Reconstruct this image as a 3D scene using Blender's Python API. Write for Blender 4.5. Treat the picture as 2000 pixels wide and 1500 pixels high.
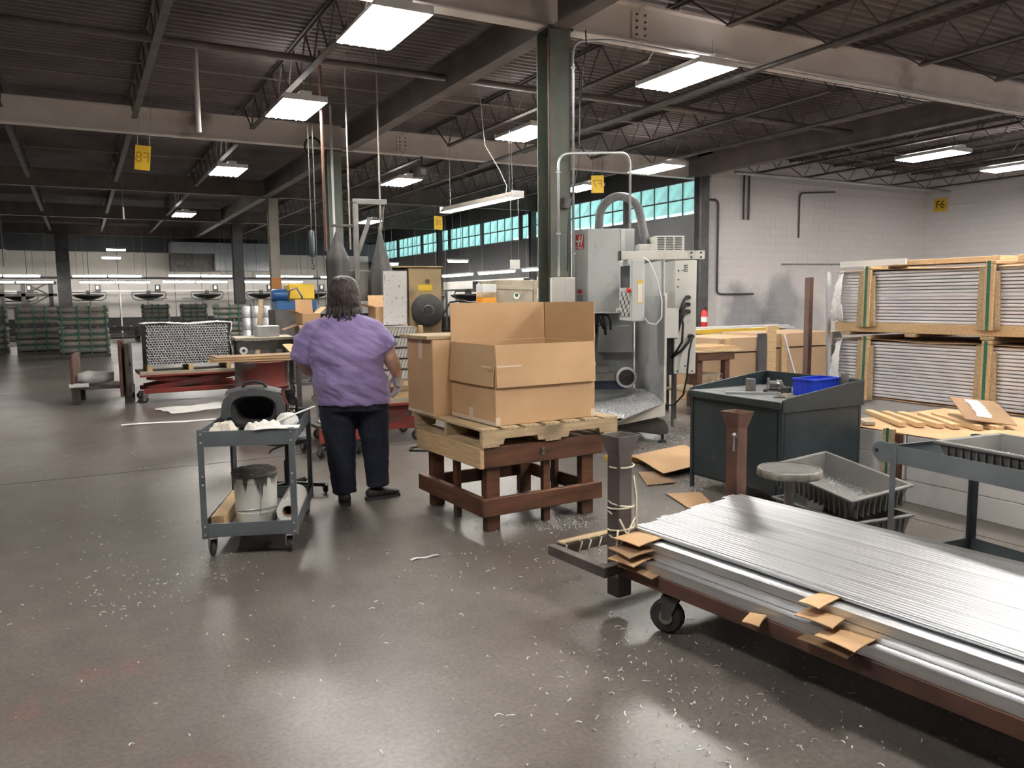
import bpy, bmesh, math, random
from mathutils import Vector, Matrix, Euler, noise as mnoise
random.seed(7)
for o in list(bpy.data.objects): bpy.data.objects.remove(o)
S = bpy.context.scene
COL = S.collection
PI = math.pi
# ---------------------------------------------------------------- camera
def setup_camera():
    yaw, pitch, roll = 0.496283, 0.106730, -0.010723
    cy, sy, cp, sp = math.cos(yaw), math.sin(yaw), math.cos(pitch), math.sin(pitch)
    fw = Vector((sy*cp, cy*cp, -sp)); rt = Vector((cy, -sy, 0)); up = rt.cross(fw)
    r2 = rt*math.cos(roll)+up*math.sin(roll); u2 = up*math.cos(roll)-rt*math.sin(roll)
    cam = bpy.data.cameras.new('camera'); cam.sensor_width = 36; cam.lens = 36*1544.7/2000
    cam.clip_start = 0.05; cam.clip_end = 300
    o = bpy.data.objects.new('camera', cam); COL.objects.link(o)
    m = Matrix((r2, u2, -fw)).transposed().to_4x4(); m.translation = (0, 0, 1.5)
    o.matrix_world = m
    S.camera = o
setup_camera()
# ---------------------------------------------------------------- world and exposure
W = bpy.data.worlds.new('world'); S.world = W; W.use_nodes = True
bg = W.node_tree.nodes['Background']
bg.inputs[0].default_value = (0.86, 0.97, 1.0, 1); bg.inputs[1].default_value = 1.7
S.view_settings.view_transform = 'Standard'; S.view_settings.look = 'None'
S.view_settings.gamma = 1; S.view_settings.use_curve_mapping = False
S.view_settings.exposure = 1.97
LAMP = 26.0        # emission of the fluorescent tubes

# ---------------------------------------------------------------- helpers
class MB:
    def __init__(s): s.v = []; s.f = []
    def add(s, vs, fs):
        n = len(s.v); s.v += [tuple(v) for v in vs]; s.f += [tuple(i+n for i in f) for f in fs]; return s
    def box(s, c, d, rot=None):
        hx, hy, hz = d[0]/2, d[1]/2, d[2]/2
        vs = [Vector((x, y, z)) for x in (-hx, hx) for y in (-hy, hy) for z in (-hz, hz)]
        if rot is not None:
            R = rot if isinstance(rot, Matrix) else Euler(rot).to_matrix()
            vs = [R @ v for v in vs]
        c = Vector(c)
        return s.add([v+c for v in vs], [(0,1,3,2),(4,6,7,5),(0,4,5,1),(2,3,7,6),(0,2,6,4),(1,5,7,3)])
    def bx(s, x0, x1, y0, y1, z0, z1):
        return s.box(((x0+x1)/2, (y0+y1)/2, (z0+z1)/2), (abs(x1-x0), abs(y1-y0), abs(z1-z0)))
    def bar(s, a, b, w, h, up=(0,0,1)):
        a, b = Vector(a), Vector(b); d = b-a; L = d.length; d.normalize(); u = Vector(up)
        if abs(d.dot(u)) > .99: u = Vector((0,1,0))
        r = d.cross(u).normalized(); u = r.cross(d)
        return s.box((a+b)/2, (w, L, h), Matrix((r, d, u)).transposed())
    def prism(s, poly, axis, a0, a1):
        """polygon (2D) extruded along axis 'x','y' or 'z'"""
        n = len(poly)
        def P(q, a): return {'x': (a, q[0], q[1]), 'y': (q[0], a, q[1]), 'z': (q[0], q[1], a)}[axis]
        vs = [P(q, a0) for q in poly]+[P(q, a1) for q in poly]
        return s.add(vs, [tuple(range(n))[::-1], tuple(range(n, 2*n))]+[(i, (i+1) % n, n+(i+1) % n, n+i) for i in range(n)])
    def tube(s, pts, r, n=8, cap=True):
        pts = [Vector(q) for q in pts]; rs = r if isinstance(r, (list, tuple)) else [r]*len(pts)
        base = len(s.v); prev = None
        for i, q in enumerate(pts):
            t = (pts[min(i+1, len(pts)-1)]-pts[max(i-1, 0)])
            if t.length < 1e-9: t = Vector((0,0,1))
            t.normalize()
            if prev is None:
                u = Vector((0,0,1)) if abs(t.z) < .9 else Vector((1,0,0))
            else: u = prev
            a = t.cross(u); 
            if a.length < 1e-6: a = t.cross(Vector((0,1,0)))
            a.normalize(); b = a.cross(t).normalized(); prev = b
            for k in range(n):
                an = 2*PI*k/n; s.v.append(tuple(q+(a*math.cos(an)+b*math.sin(an))*rs[i]))
        for i in range(len(pts)-1):
            for k in range(n):
                k2 = (k+1) % n
                s.f.append((base+i*n+k, base+i*n+k2, base+(i+1)*n+k2, base+(i+1)*n+k))
        if cap:
            s.f.append(tuple(base+k for k in range(n))[::-1]); e = base+(len(pts)-1)*n
            s.f.append(tuple(e+k for k in range(n)))
        return s
    def cyl(s, a, b, r, n=12, r2=None): return s.tube([a, b], [r, r if r2 is None else r2], n)
    def lathe(s, prof, n=20, c=(0,0,0), axis='z', cap=True):
        base = len(s.v); m = len(prof)
        for k in range(n):
            an = 2*PI*k/n; ca, sa = math.cos(an), math.sin(an)
            for r, h in prof:
                q = {'z': (r*ca, r*sa, h), 'x': (h, r*ca, r*sa), 'y': (r*sa, h, r*ca)}[axis]
                s.v.append((q[0]+c[0], q[1]+c[1], q[2]+c[2]))
        for k in range(n):
            k2 = (k+1) % n
            for j in range(m-1): s.f.append((base+k*m+j, base+k2*m+j, base+k2*m+j+1, base+k*m+j+1))
        if cap:
            if prof[0][0] > 1e-6: s.f.append(tuple(base+k*m for k in range(n))[::-1])
            if prof[-1][0] > 1e-6: s.f.append(tuple(base+k*m+m-1 for k in range(n)))
        return s
    def grid(s, fn, nu, nv, thick=None):
        """surface fn(u,v), u,v in 0..1; thick: vector offset for a closed sheet"""
        base = len(s.v); N = (nu+1)*(nv+1)
        for i in range(nu+1):
            for j in range(nv+1): s.v.append(tuple(fn(i/nu, j/nv)))
        idx = lambda i, j: base+i*(nv+1)+j
        for i in range(nu):
            for j in range(nv): s.f.append((idx(i,j), idx(i+1,j), idx(i+1,j+1), idx(i,j+1)))
        if thick is not None:
            t = Vector(thick)
            for i in range(N): s.v.append(tuple(Vector(s.v[base+i])+t))
            for i in range(nu):
                for j in range(nv): s.f.append(tuple(q+N for q in (idx(i,j), idx(i,j+1), idx(i+1,j+1), idx(i+1,j))))
            edge = [(i,0) for i in range(nu)]+[(nu,j) for j in range(nv)]+[(i,nv) for i in range(nu,0,-1)]+[(0,j) for j in range(nv,0,-1)]
            for a in range(len(edge)):
                p_, q_ = idx(*edge[a]), idx(*edge[(a+1) % len(edge)])
                s.f.append((p_, p_+N, q_+N, q_))
        return s
    def mesh(s, name, smooth=False):
        me = bpy.data.meshes.new(name); me.from_pydata(s.v, [], s.f); me.update()
        bm = bmesh.new(); bm.from_mesh(me); bmesh.ops.recalc_face_normals(bm, faces=bm.faces[:]); bm.to_mesh(me); bm.free()
        if smooth:
            for q in me.polygons: q.use_smooth = True
        return me
    def build(s, name, mat, parent=None, loc=(0,0,0), rot=(0,0,0), bevel=0, seg=1, smooth=False, auto=None, sub=0, wn=False):
        return link(s.mesh(name, smooth or auto is not None), name, mat, parent, loc, rot, bevel, seg, auto, sub)
def link(me, name, mat, parent=None, loc=(0,0,0), rot=(0,0,0), bevel=0, seg=1, auto=None, sub=0):
    o = bpy.data.objects.new(name, me); COL.objects.link(o)
    if mat is not None and not me.materials: me.materials.append(mat)
    o.location = loc; o.rotation_euler = rot
    if parent is not None: o.parent = parent
    if bevel:
        b = o.modifiers.new('bevel', 'BEVEL'); b.width = bevel; b.segments = seg; b.limit_method = 'ANGLE'; b.angle_limit = math.radians(40)
    if sub:
        m = o.modifiers.new('sub', 'SUBSURF'); m.levels = sub; m.render_levels = sub
    if auto is not None:
        for p_ in me.polygons: p_.use_smooth = True
        me.set_sharp_from_angle(angle=math.radians(auto))
    return o
def tag(o, label, cat, group=None, kind=None):
    o['label'] = label; o['category'] = cat
    if group: o['group'] = group
    if kind: o['kind'] = kind
    return o
def struct(o, label=None):
    o['kind'] = 'structure'
    if label: o['label'] = label
    return o
def thing(name, label, cat, loc=(0,0,0), rz=0, group=None):
    o = bpy.data.objects.new(name, None); COL.objects.link(o); o.empty_display_size = .1
    o.location = loc; o.rotation_euler = (0, 0, rz)
    return tag(o, label, cat, group)
def part(name, mat, parent, fn, **k):
    m = MB(); fn(m); return m.build(name, mat, parent, **k)
def B(name, mat, parent, x0, x1, y0, y1, z0, z1, bevel=.004, rot=None, **k):
    """box part with its own origin at its centre"""
    m = MB().box((0,0,0), (abs(x1-x0), abs(y1-y0), abs(z1-z0)))
    return m.build(name, mat, parent, loc=((x0+x1)/2, (y0+y1)/2, (z0+z1)/2), rot=rot or (0,0,0), bevel=bevel, **k)
def copy_tree(o, parent=None, loc=None, rz=None, label=None):
    c = o.copy(); COL.objects.link(c); c.parent = parent
    if loc is not None: c.location = loc
    if rz is not None: c.rotation_euler = (0, 0, rz)
    if label: c['label'] = label
    for ch in list(o.children): copy_tree(ch, c)
    return c
# ---------------------------------------------------------------- materials
MATS = {}
def mat(name, c1, c2=None, rough=.6, metal=0, scale=4, detail=4, bump=0, bscale=None, stretch=(1,1,1), contrast=(.35,.65), spec=.5, r2=None, c3=None, s3=1.3, k3=(.55,.7), alpha=None, trans=0, sheen=0, coat=0):
    if name in MATS: return MATS[name]
    m = bpy.data.materials.new(name); m.use_nodes = True; nt = m.node_tree; N = nt.nodes; L = nt.links
    b = N['Principled BSDF']; b.inputs['Roughness'].default_value = rough; b.inputs['Metallic'].default_value = metal
    b.inputs['Specular IOR Level'].default_value = spec
    if trans: b.inputs['Transmission Weight'].default_value = trans
    if sheen: b.inputs['Sheen Weight'].default_value = sheen
    if coat: b.inputs['Coat Weight'].default_value = coat
    if alpha is not None: b.inputs['Alpha'].default_value = alpha
    tc = N.new('ShaderNodeTexCoord'); mp = N.new('ShaderNodeMapping'); mp.inputs['Scale'].default_value = stretch
    L.new(tc.outputs['Object'], mp.inputs[0])
    nz = N.new('ShaderNodeTexNoise'); nz.inputs['Scale'].default_value = scale; nz.inputs['Detail'].default_value = detail
    L.new(mp.outputs[0], nz.inputs['Vector'])
    rp = N.new('ShaderNodeMapRange'); rp.inputs[1].default_value, rp.inputs[2].default_value = contrast
    L.new(nz.outputs['Fac'], rp.inputs[0])
    def RGB(c): return (c[0], c[1], c[2], 1)
    mx = N.new('ShaderNodeMix'); mx.data_type = 'RGBA'
    mx.inputs[6].default_value = RGB(c1); mx.inputs[7].default_value = RGB(c2 or c1)
    L.new(rp.outputs[0], mx.inputs[0]); out = mx.outputs[2]
    if c3:
        n3 = N.new('ShaderNodeTexNoise'); n3.inputs['Scale'].default_value = s3; n3.inputs['Detail'].default_value = 6
        L.new(tc.outputs['Object'], n3.inputs['Vector'])
        r3 = N.new('ShaderNodeMapRange'); r3.inputs[1].default_value, r3.inputs[2].default_value = k3
        L.new(n3.outputs['Fac'], r3.inputs[0])
        m3 = N.new('ShaderNodeMix'); m3.data_type = 'RGBA'; m3.inputs[7].default_value = RGB(c3)
        L.new(out, m3.inputs[6]); L.new(r3.outputs[0], m3.inputs[0]); out = m3.outputs[2]
    L.new(out, b.inputs['Base Color'])
    if r2 is not None:
        rr = N.new('ShaderNodeMapRange'); rr.inputs[3].default_value = rough; rr.inputs[4].default_value = r2
        rr.inputs[1].default_value, rr.inputs[2].default_value = contrast
        L.new(nz.outputs['Fac'], rr.inputs[0]); L.new(rr.outputs[0], b.inputs['Roughness'])
    if bump:
        nb = N.new('ShaderNodeTexNoise'); nb.inputs['Scale'].default_value = bscale or scale*4; nb.inputs['Detail'].default_value = 4
        L.new(mp.outputs[0], nb.inputs['Vector'])
        bp = N.new('ShaderNodeBump'); bp.inputs['Strength'].default_value = bump; bp.inputs['Distance'].default_value = .02
        L.new(nb.outputs['Fac'], bp.inputs['Height']); L.new(bp.outputs[0], b.inputs['Normal'])
    MATS[name] = m; return m
def emat(name, c, s):
    if name in MATS: return MATS[name]
    m = bpy.data.materials.new(name); m.use_nodes = True; N = m.node_tree.nodes
    b = N['Principled BSDF']; b.inputs['Base Color'].default_value = (*c, 1)
    b.inputs['Emission Color'].default_value = (*c, 1); b.inputs['Emission Strength'].default_value = s
    MATS[name] = m; return m
M = dict(
 deck=mat('deck_paint', (.12,.095,.088), (.22,.185,.178), rough=.75, scale=.6, contrast=(.3,.7), c3=(.10,.075,.068), s3=.35),
 beam=mat('beam_paint', (.78,.715,.68), (.68,.615,.575), rough=.65, scale=2, c3=(.22,.17,.145), s3=.8, k3=(.6,.75)),
 joist=mat('joist_steel', (.085,.07,.065), (.13,.105,.095), rough=.65, scale=3),
 girder=mat('girder_paint', (.12,.10,.09), (.18,.145,.125), rough=.65, scale=2),
 greencol=mat('column_green', (.085,.105,.085), (.15,.16,.13), rough=.6, scale=3, stretch=(1,1,.25), c3=(.2,.17,.13), s3=2),
 darkcol=mat('column_dark', (.05,.05,.055), (.09,.085,.085), rough=.6, scale=3),
 greycol=mat('column_grey', (.27,.24,.21), (.36,.32,.28), rough=.6, scale=2),
 galv=mat('galvanised', (.62,.63,.64), (.5,.51,.53), rough=.38, metal=.7, scale=8),
 alu=mat('aluminium', (.82,.83,.845), (.68,.69,.71), rough=.31, metal=.94, scale=3, stretch=(40,.6,40), r2=.42),
 steel=mat('bare_steel', (.32,.31,.3), (.22,.21,.205), rough=.4, metal=.85, scale=6),
 dsteel=mat('dark_steel', (.06,.055,.052), (.1,.09,.085), rough=.5, metal=.3, scale=6),
 rust=mat('rusty_steel', (.14,.062,.04), (.075,.04,.032), rough=.65, scale=5, c3=(.17,.09,.06), s3=3, bump=.1),
 rustgrey=mat('worn_brown_steel', (.12,.095,.085), (.065,.05,.046), rough=.55, scale=5, c3=(.11,.06,.04), s3=3),
 black=mat('black_plastic', (.012,.012,.013), (.02,.02,.021), rough=.5, scale=6),
 rubber=mat('rubber', (.025,.025,.026), (.05,.048,.046), rough=.7, scale=9),
 white=mat('white_paint', (.74,.74,.73), (.66,.66,.65), rough=.5, scale=3),
 paper=mat('white_paper', (.84,.83,.8), (.76,.74,.71), rough=.8, scale=6),
 plastic_film=mat('white_film', (.8,.79,.78), (.7,.68,.68), rough=.4, scale=5, bump=.3, bscale=9),
 card=mat('cardboard', (.56,.36,.195), (.50,.315,.165), rough=.8, scale=2.5, stretch=(1,1,1)),
 card2=mat('cardboard_dark', (.33,.205,.115), (.27,.165,.09), rough=.85, scale=2.5),
 tape=mat('clear_tape', (.72,.60,.47), (.66,.54,.41), rough=.3, scale=6),
 wood=mat('pale_wood', (.62,.44,.25), (.50,.33,.17), rough=.7, scale=5, stretch=(1,12,12), bump=.05),
 wood2=mat('pallet_wood', (.50,.38,.23), (.36,.26,.15), rough=.8, scale=5, stretch=(1,10,10), c3=(.22,.16,.1), s3=3),
 wooddk=mat('stained_wood', (.14,.053,.023), (.07,.028,.015), rough=.55, scale=4, stretch=(1,7,7), c3=(.035,.02,.014), s3=2.5, k3=(.52,.72), bump=.06),
 greypaint=mat('grey_paint', (.125,.14,.15), (.105,.118,.127), rough=.42, scale=5),
 cab=mat('cabinet_paint', (.015,.026,.031), (.026,.038,.043), rough=.42, scale=3, c3=(.055,.06,.06), s3=5, k3=(.62,.78)),
 blue=mat('blue_plastic', (.015,.05,.52), (.02,.06,.58), rough=.35, scale=5),
 gplastic=mat('grey_plastic', (.16,.155,.15), (.2,.195,.185), rough=.5, scale=6),
 cnc=mat('machine_grey', (.55,.57,.56), (.47,.49,.485), rough=.42, scale=2.2, c3=(.36,.37,.36), s3=4, k3=(.6,.75)),
 cncw=mat('machine_cream', (.68,.67,.62), (.6,.59,.55), rough=.45, scale=2.2, c3=(.42,.4,.37), s3=5, k3=(.62,.75)),
 cncd=mat('machine_inside', (.36,.37,.37), (.27,.28,.28), rough=.4, metal=.4, scale=3),
 chips=mat('metal_chips', (.72,.73,.74), (.42,.42,.43), rough=.35, metal=.6, scale=60, contrast=(.4,.6)),
 red=mat('red_paint', (.27,.035,.025), (.19,.028,.022), rough=.5, scale=4, c3=(.1,.05,.04), s3=3),
 redbright=mat('red_bright', (.6,.03,.03), None, rough=.35),
 yellow=mat('yellow_paint', (.75,.5,.04), (.65,.42,.04), rough=.45, scale=4),
 signy=mat('sign_yellow', (.85,.55,.04), (.8,.5,.04), rough=.5, scale=4),
 ochre=mat('ochre_paint', (.36,.26,.13), (.28,.20,.11), rough=.6, scale=4, c3=(.15,.11,.07), s3=3),
 tan=mat('tan_metal', (.40,.35,.27), (.33,.28,.21), rough=.55, scale=4, c3=(.22,.18,.13), s3=3),
 green=mat('green_strap', (.02,.13,.085), (.03,.17,.11), rough=.45, scale=6),
 roll=mat('roll_grey', (.29,.26,.225), (.22,.2,.175), rough=.5, scale=5),
 bag=mat('dust_bag', (.05,.048,.046), (.085,.08,.078), rough=.9, scale=4, stretch=(6,6,.6)),
 blk=mat('block_paint', (.76,.72,.715), (.69,.655,.65), rough=.7, scale=1.5, bump=.15, bscale=45),
 panelw=mat('back_panel', (.70,.67,.64), (.62,.59,.56), rough=.6, scale=1),
)

def per_bar_tone(m, lo, hi):
    nt = m.node_tree; N = nt.nodes; L = nt.links; b = N['Principled BSDF']; src = b.inputs['Base Color'].links[0].from_socket
    oi = N.new('ShaderNodeObjectInfo'); r = N.new('ShaderNodeMapRange'); r.inputs[3].default_value = lo; r.inputs[4].default_value = hi; L.new(oi.outputs['Random'], r.inputs[0])
    sc = N.new('ShaderNodeVectorMath'); sc.operation = 'SCALE'; L.new(src, sc.inputs[0]); L.new(r.outputs[0], sc.inputs['Scale']); L.new(sc.outputs[0], b.inputs['Base Color'])
per_bar_tone(M['alu'], .88, 1.06)
# ================================================================ SETTING
def mat_floor():
    m = mat('floor_concrete', (.125,.108,.097), (.175,.155,.14), rough=.285, r2=.41, scale=.9, detail=8, contrast=(.3,.7), c3=(.105,.09,.081), s3=.25, k3=(.35,.75))
    nt = m.node_tree; N = nt.nodes; L = nt.links; b = N['Principled BSDF']
    src = b.inputs['Base Color'].links[0].from_socket
    tc = N.new('ShaderNodeTexCoord')
    # worn red paint patch on the slab
    n = N.new('ShaderNodeTexNoise'); n.inputs['Scale'].default_value = 1.1; n.inputs['Detail'].default_value = 9; n.inputs['Roughness'].default_value = .68
    L.new(tc.outputs['Object'], n.inputs['Vector'])
    r = N.new('ShaderNodeMapRange'); r.inputs[1].default_value = .55; r.inputs[2].default_value = .64; r.inputs[4].default_value = .75
    L.new(n.outputs['Fac'], r.inputs[0])
    d = N.new('ShaderNodeVectorMath'); d.operation = 'DISTANCE'; d.inputs[1].default_value = (-.05, 3.35, 0)
    L.new(tc.outputs['Object'], d.inputs[0])
    rd = N.new('ShaderNodeMapRange'); rd.inputs[1].default_value = 1.0; rd.inputs[2].default_value = .55
    L.new(d.outputs['Value'], rd.inputs[0])
    mu = N.new('ShaderNodeMath'); mu.operation = 'MULTIPLY'; L.new(r.outputs[0], mu.inputs[0]); L.new(rd.outputs[0], mu.inputs[1])
    mx = N.new('ShaderNodeMix'); mx.data_type = 'RGBA'; mx.inputs[7].default_value = (.2,.085,.072,1)
    L.new(src, mx.inputs[6]); L.new(mu.outputs[0], mx.inputs[0])
    # fine speckle and scuffs
    n2 = N.new('ShaderNodeTexNoise'); n2.inputs['Scale'].default_value = 55; n2.inputs['Detail'].default_value = 6
    L.new(tc.outputs['Object'], n2.inputs['Vector'])
    r2 = N.new('ShaderNodeMapRange'); r2.inputs[1].default_value = .35; r2.inputs[2].default_value = .68; r2.inputs[3].default_value = .8; r2.inputs[4].default_value = 1.2
    L.new(n2.outputs['Fac'], r2.inputs[0])
    sc = N.new('ShaderNodeVectorMath'); sc.operation = 'SCALE'; L.new(mx.outputs[2], sc.inputs[0]); L.new(r2.outputs[0], sc.inputs['Scale'])
    n5 = N.new('ShaderNodeTexNoise'); n5.inputs['Scale'].default_value = 4.5; n5.inputs['Detail'].default_value = 10; n5.inputs['Roughness'].default_value = .7; L.new(tc.outputs['Object'], n5.inputs['Vector'])
    r5 = N.new('ShaderNodeMapRange'); r5.inputs[1].default_value = .3; r5.inputs[2].default_value = .7; r5.inputs[3].default_value = .80; r5.inputs[4].default_value = 1.18; L.new(n5.outputs['Fac'], r5.inputs[0])
    s5 = N.new('ShaderNodeVectorMath'); s5.operation = 'SCALE'; L.new(sc.outputs[0], s5.inputs[0]); L.new(r5.outputs[0], s5.inputs['Scale'])
    L.new(s5.outputs[0], b.inputs['Base Color'])
    bp = N.new('ShaderNodeBump'); bp.inputs['Strength'].default_value = .02; bp.inputs['Distance'].default_value = .01
    n4 = N.new('ShaderNodeTexNoise'); n4.inputs['Scale'].default_value = 9; n4.inputs['Detail'].default_value = 5
    L.new(tc.outputs['Object'], n4.inputs['Vector']); L.new(n4.outputs['Fac'], bp.inputs['Height']); L.new(bp.outputs[0], b.inputs['Normal'])
    return m
XL, XW, XR, YF, YW, YB, ZD = -13.0, 13.7, 22.4, -6.0, 15.2, 41.0, 5.05
def build_floor():
    fl = struct(MB().bx(XL-.3, XR+.3, YF-.3, YB+.3, -.3, 0).build('floor', mat_floor()))
    jm = mat('joint_filler', (.03,.027,.025), rough=.8)
    # saw-cut joints, filled and worn flush
    for y in (7.75, 15.5, 23.2, 31.0):
        B('joint', jm, fl, XL, XR, y-.006, y+.006, -.01, .0012, bevel=0)
    for x in (-3.6, 4.85, 13.3):
        B('joint', jm, fl, x-.006, x+.006, YF, YB, -.01, .0011, bevel=0)
build_floor()
def build_deck():
    m = MB(); prof = []; y = YF-.2; pitch = .155
    while y < YB+.2:
        prof += [(y, ZD+.04), (y+.06, ZD+.04), (y+.08, ZD), (y+.135, ZD)]; y += pitch
    n = len(prof)
    vs = [(XL-.2, a, b) for a, b in prof]+[(XR+.2, a, b) for a, b in prof]
    vs += [(XL-.2, a, ZD+.1) for a, b in prof]+[(XR+.2, a, ZD+.1) for a, b in prof]
    m.add(vs, [(i, i+1, n+i+1, n+i) for i in range(n-1)]+[(2*n+i, 3*n+i, 3*n+i+1, 2*n+i+1) for i in range(n-1)])
    struct(m.build('ceiling', M['deck']))
build_deck()
# ---- walls
def blocks(wall, W, H, depth, prefer, name='block', axis='x', x0=0, flip=1):
    """painted concrete blocks 0.4 x 0.2 laid in running bond on a wall panel; largest-in-view ones single, rest joined"""
    BW, BH, J = .406, .203, .004
    cells = []
    r = 0
    z = 0
    while z < H-.02:
        off = -(BW/2) if r % 2 else 0
        x = off
        while x < W-.02:
            a, b = max(x, 0), min(x+BW, W)
            if b-a > .08: cells.append((a, b, z, min(z+BH, H)))
            x += BW
        z += BH; r += 1
    full = MB().box((0,0,0), (BW-J, depth, BH-J)).mesh('block')
    half = MB().box((0,0,0), (BW/2-J, depth, BH-J)).mesh('half_block')
    for me in (full, half): me.materials.append(M['blk'])
    scored = sorted(cells, key=lambda c: -prefer((c[0]+c[1])/2, (c[2]+c[3])/2))
    singles = scored[:298]; rest = scored[298:]
    def pos(c):
        u, w = (c[0]+c[1])/2, (c[2]+c[3])/2; dv = random.uniform(-.0008, .0008)
        return ((x0+u, depth/2-.006+dv, w) if axis == 'x' else (depth/2-.006+dv, x0+u, w))
    for c in singles:
        w = c[1]-c[0]
        rot = (0,0,0) if axis == 'x' else (0,0,PI/2)
        if abs(w-BW) < .01 and abs(c[3]-c[2]-BH) < .01: me = full
        elif abs(w-BW/2) < .01 and abs(c[3]-c[2]-BH) < .01: me = half
        else:
            me = MB().box((0,0,0), (w-J, depth, c[3]-c[2]-J)).mesh('cut_block'); me.materials.append(M['blk'])
        link(me, name, None, wall, pos(c), rot)
    if rest:
        m = MB()
        for c in rest:
            q = pos(c); w, h = c[1]-c[0]-J, c[3]-c[2]-J
            m.box(q, (w, depth, h) if axis == 'x' else (depth, w, h))
        o = m.build('block_rest', M['blk'], wall); o['kind'] = 'stuff'
def wall_stain():
    m = M['blk']; nt = m.node_tree; N = nt.nodes; L = nt.links; b = N['Principled BSDF']; src = b.inputs['Base Color'].links[0].from_socket
    g = N.new('ShaderNodeNewGeometry'); out = src
    n = N.new('ShaderNodeTexNoise'); n.inputs['Scale'].default_value = 1.6; n.inputs['Detail'].default_value = 7; L.new(g.outputs['Position'], n.inputs['Vector'])
    for c, r0, r1, amt in (((15.2,15.2,.95), 1.5, .5, .75), ((16.4,15.2,1.25), 1.3, .4, .6), ((17.4,15.2,.7), 1.2, .3, .35)):
        d = N.new('ShaderNodeVectorMath'); d.operation = 'DISTANCE'; d.inputs[1].default_value = c; L.new(g.outputs['Position'], d.inputs[0])
        r = N.new('ShaderNodeMapRange'); r.inputs[1].default_value = r0; r.inputs[2].default_value = r1; r.inputs[3].default_value = -.35; r.inputs[4].default_value = .35; L.new(d.outputs['Value'], r.inputs[0])
        a = N.new('ShaderNodeMath'); L.new(n.outputs['Fac'], a.inputs[0]); L.new(r.outputs[0], a.inputs[1])
        r2 = N.new('ShaderNodeMapRange'); r2.inputs[1].default_value = .42; r2.inputs[2].default_value = .78; r2.inputs[4].default_value = amt; L.new(a.outputs[0], r2.inputs[0])
        mx = N.new('ShaderNodeMix'); mx.data_type = 'RGBA'; mx.inputs[7].default_value = (.17,.18,.2,1); L.new(r2.outputs[0], mx.inputs[0]); L.new(out, mx.inputs[6]); out = mx.outputs[2]
    L.new(out, b.inputs['Base Color'])
wall_stain()
def build_walls():
    mort = mat('mortar', (.64,.61,.60), (.58,.55,.54), rough=.85, scale=6)
    w = struct(MB().bx(0, XR-XW+.3, 0, .3, 0, ZD).build('wall_far_right', mort, loc=(XW, YW, 0)), 'pale grey painted block wall beside the F6 sign wall')
    blocks(w, XR-XW, 4.87, .03, lambda u, z: (2.2 < z+.0*u)*1+(z > 1.0)*1+z*.001-(.5*abs(z-3) if z < 1 else 0)-u*.0005)
    # soot-grey scrubbed patch low on the wall: thin cement skim with ragged edge
    w2 = struct(MB().bx(0, .3, 0, YW-YF+.3, 0, ZD).build('wall_right', mort, loc=(XR, YF, 0)), 'grey painted block wall carrying the F6 sign')
    blocks(w2, YW-YF, 4.87, .03, lambda u, z: u*1.0+(z > 1.5)*4, axis='y')
    dk = mat('dark_siding', (.045,.047,.05), (.075,.075,.078), rough=.7, scale=.6, stretch=(1,1,.3))
    # side wall with clerestory glazing
    s = struct(MB().bx(0, .25, 0, YB-YW, 0, 3.55).bx(0, .25, 0, YB-YW, 4.45, ZD).build('wall_side', dk, loc=(XW, YW, 0)), 'dark corrugated side wall below the clerestory windows')
    gm = glass_mat(); fm = M['dsteel']
    y = YW+.25; n = 1
    while y < YB-2:
        L = 2.95
        wd = struct(bpy.data.objects.new('window_%d' % n, None)); COL.objects.link(wd); wd.location = (XW, y, 3.55)
        part('window_frame', fm, wd, lambda m: (m.bx(0, .1, 0, L, 0, .04), m.bx(0, .1, 0, L, .86, .9), m.bx(0, .1, 0, .04, .04, .86), m.bx(0, .1, L-.04, L, .04, .86)))
        part('glazing_bar', fm, wd, lambda m: m.bx(.02, .07, .04, L-.04, .42, .455))
        for k in range(5):
            a = .04+k*(L-.08)/5; b_ = a+(L-.08)/5
            if k: B('glazing_bar', fm, wd, .02, .07, a-.012, a+.012, .04, .86, bevel=0)
            for z0, z1 in ((.045, .42), (.46, .855)):
                B('pane', gm, wd, .04, .05, a+.013, b_-.013, z0, z1, bevel=0)
        B('mullion', M['darkcol'], wd, -.05, .2, L, L+.1, 0, .9, bevel=0)
        y += L+.1; n += 1
    # back wall
    bw = struct(MB().bx(XL, XR, 0, .3, 0, ZD).build('wall_back', mat('back_wall_dark', (.03,.03,.034), (.05,.05,.055), rough=.7, scale=.5), loc=(0, YB, 0)), 'dark far end wall behind the panels')
    x = XL+.2; i = 0
    while x < XW-.3:
        for z0, z1, mm in ((.85, 2.62, M['panelw']), (2.72, 3.85, mat('back_panel_upper', (.47,.445,.40), (.40,.375,.34), rough=.65, scale=1))):
            B('panel', mm, bw, x+.012, x+1.19, -.04-.006*(i % 3), .02, z0, z1, bevel=.006)
            i += 1
        x += 1.2
    struct(MB().bx(-.3, 0, YF-.3, YB+.3, 0, ZD).build('wall_left', dk, loc=(XL, 0, 0)))
    struct(MB().bx(XL-.3, XR+.3, -.3, 0, 0, ZD).build('wall_near', M['blk'], loc=(0, YF, 0)))
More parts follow.
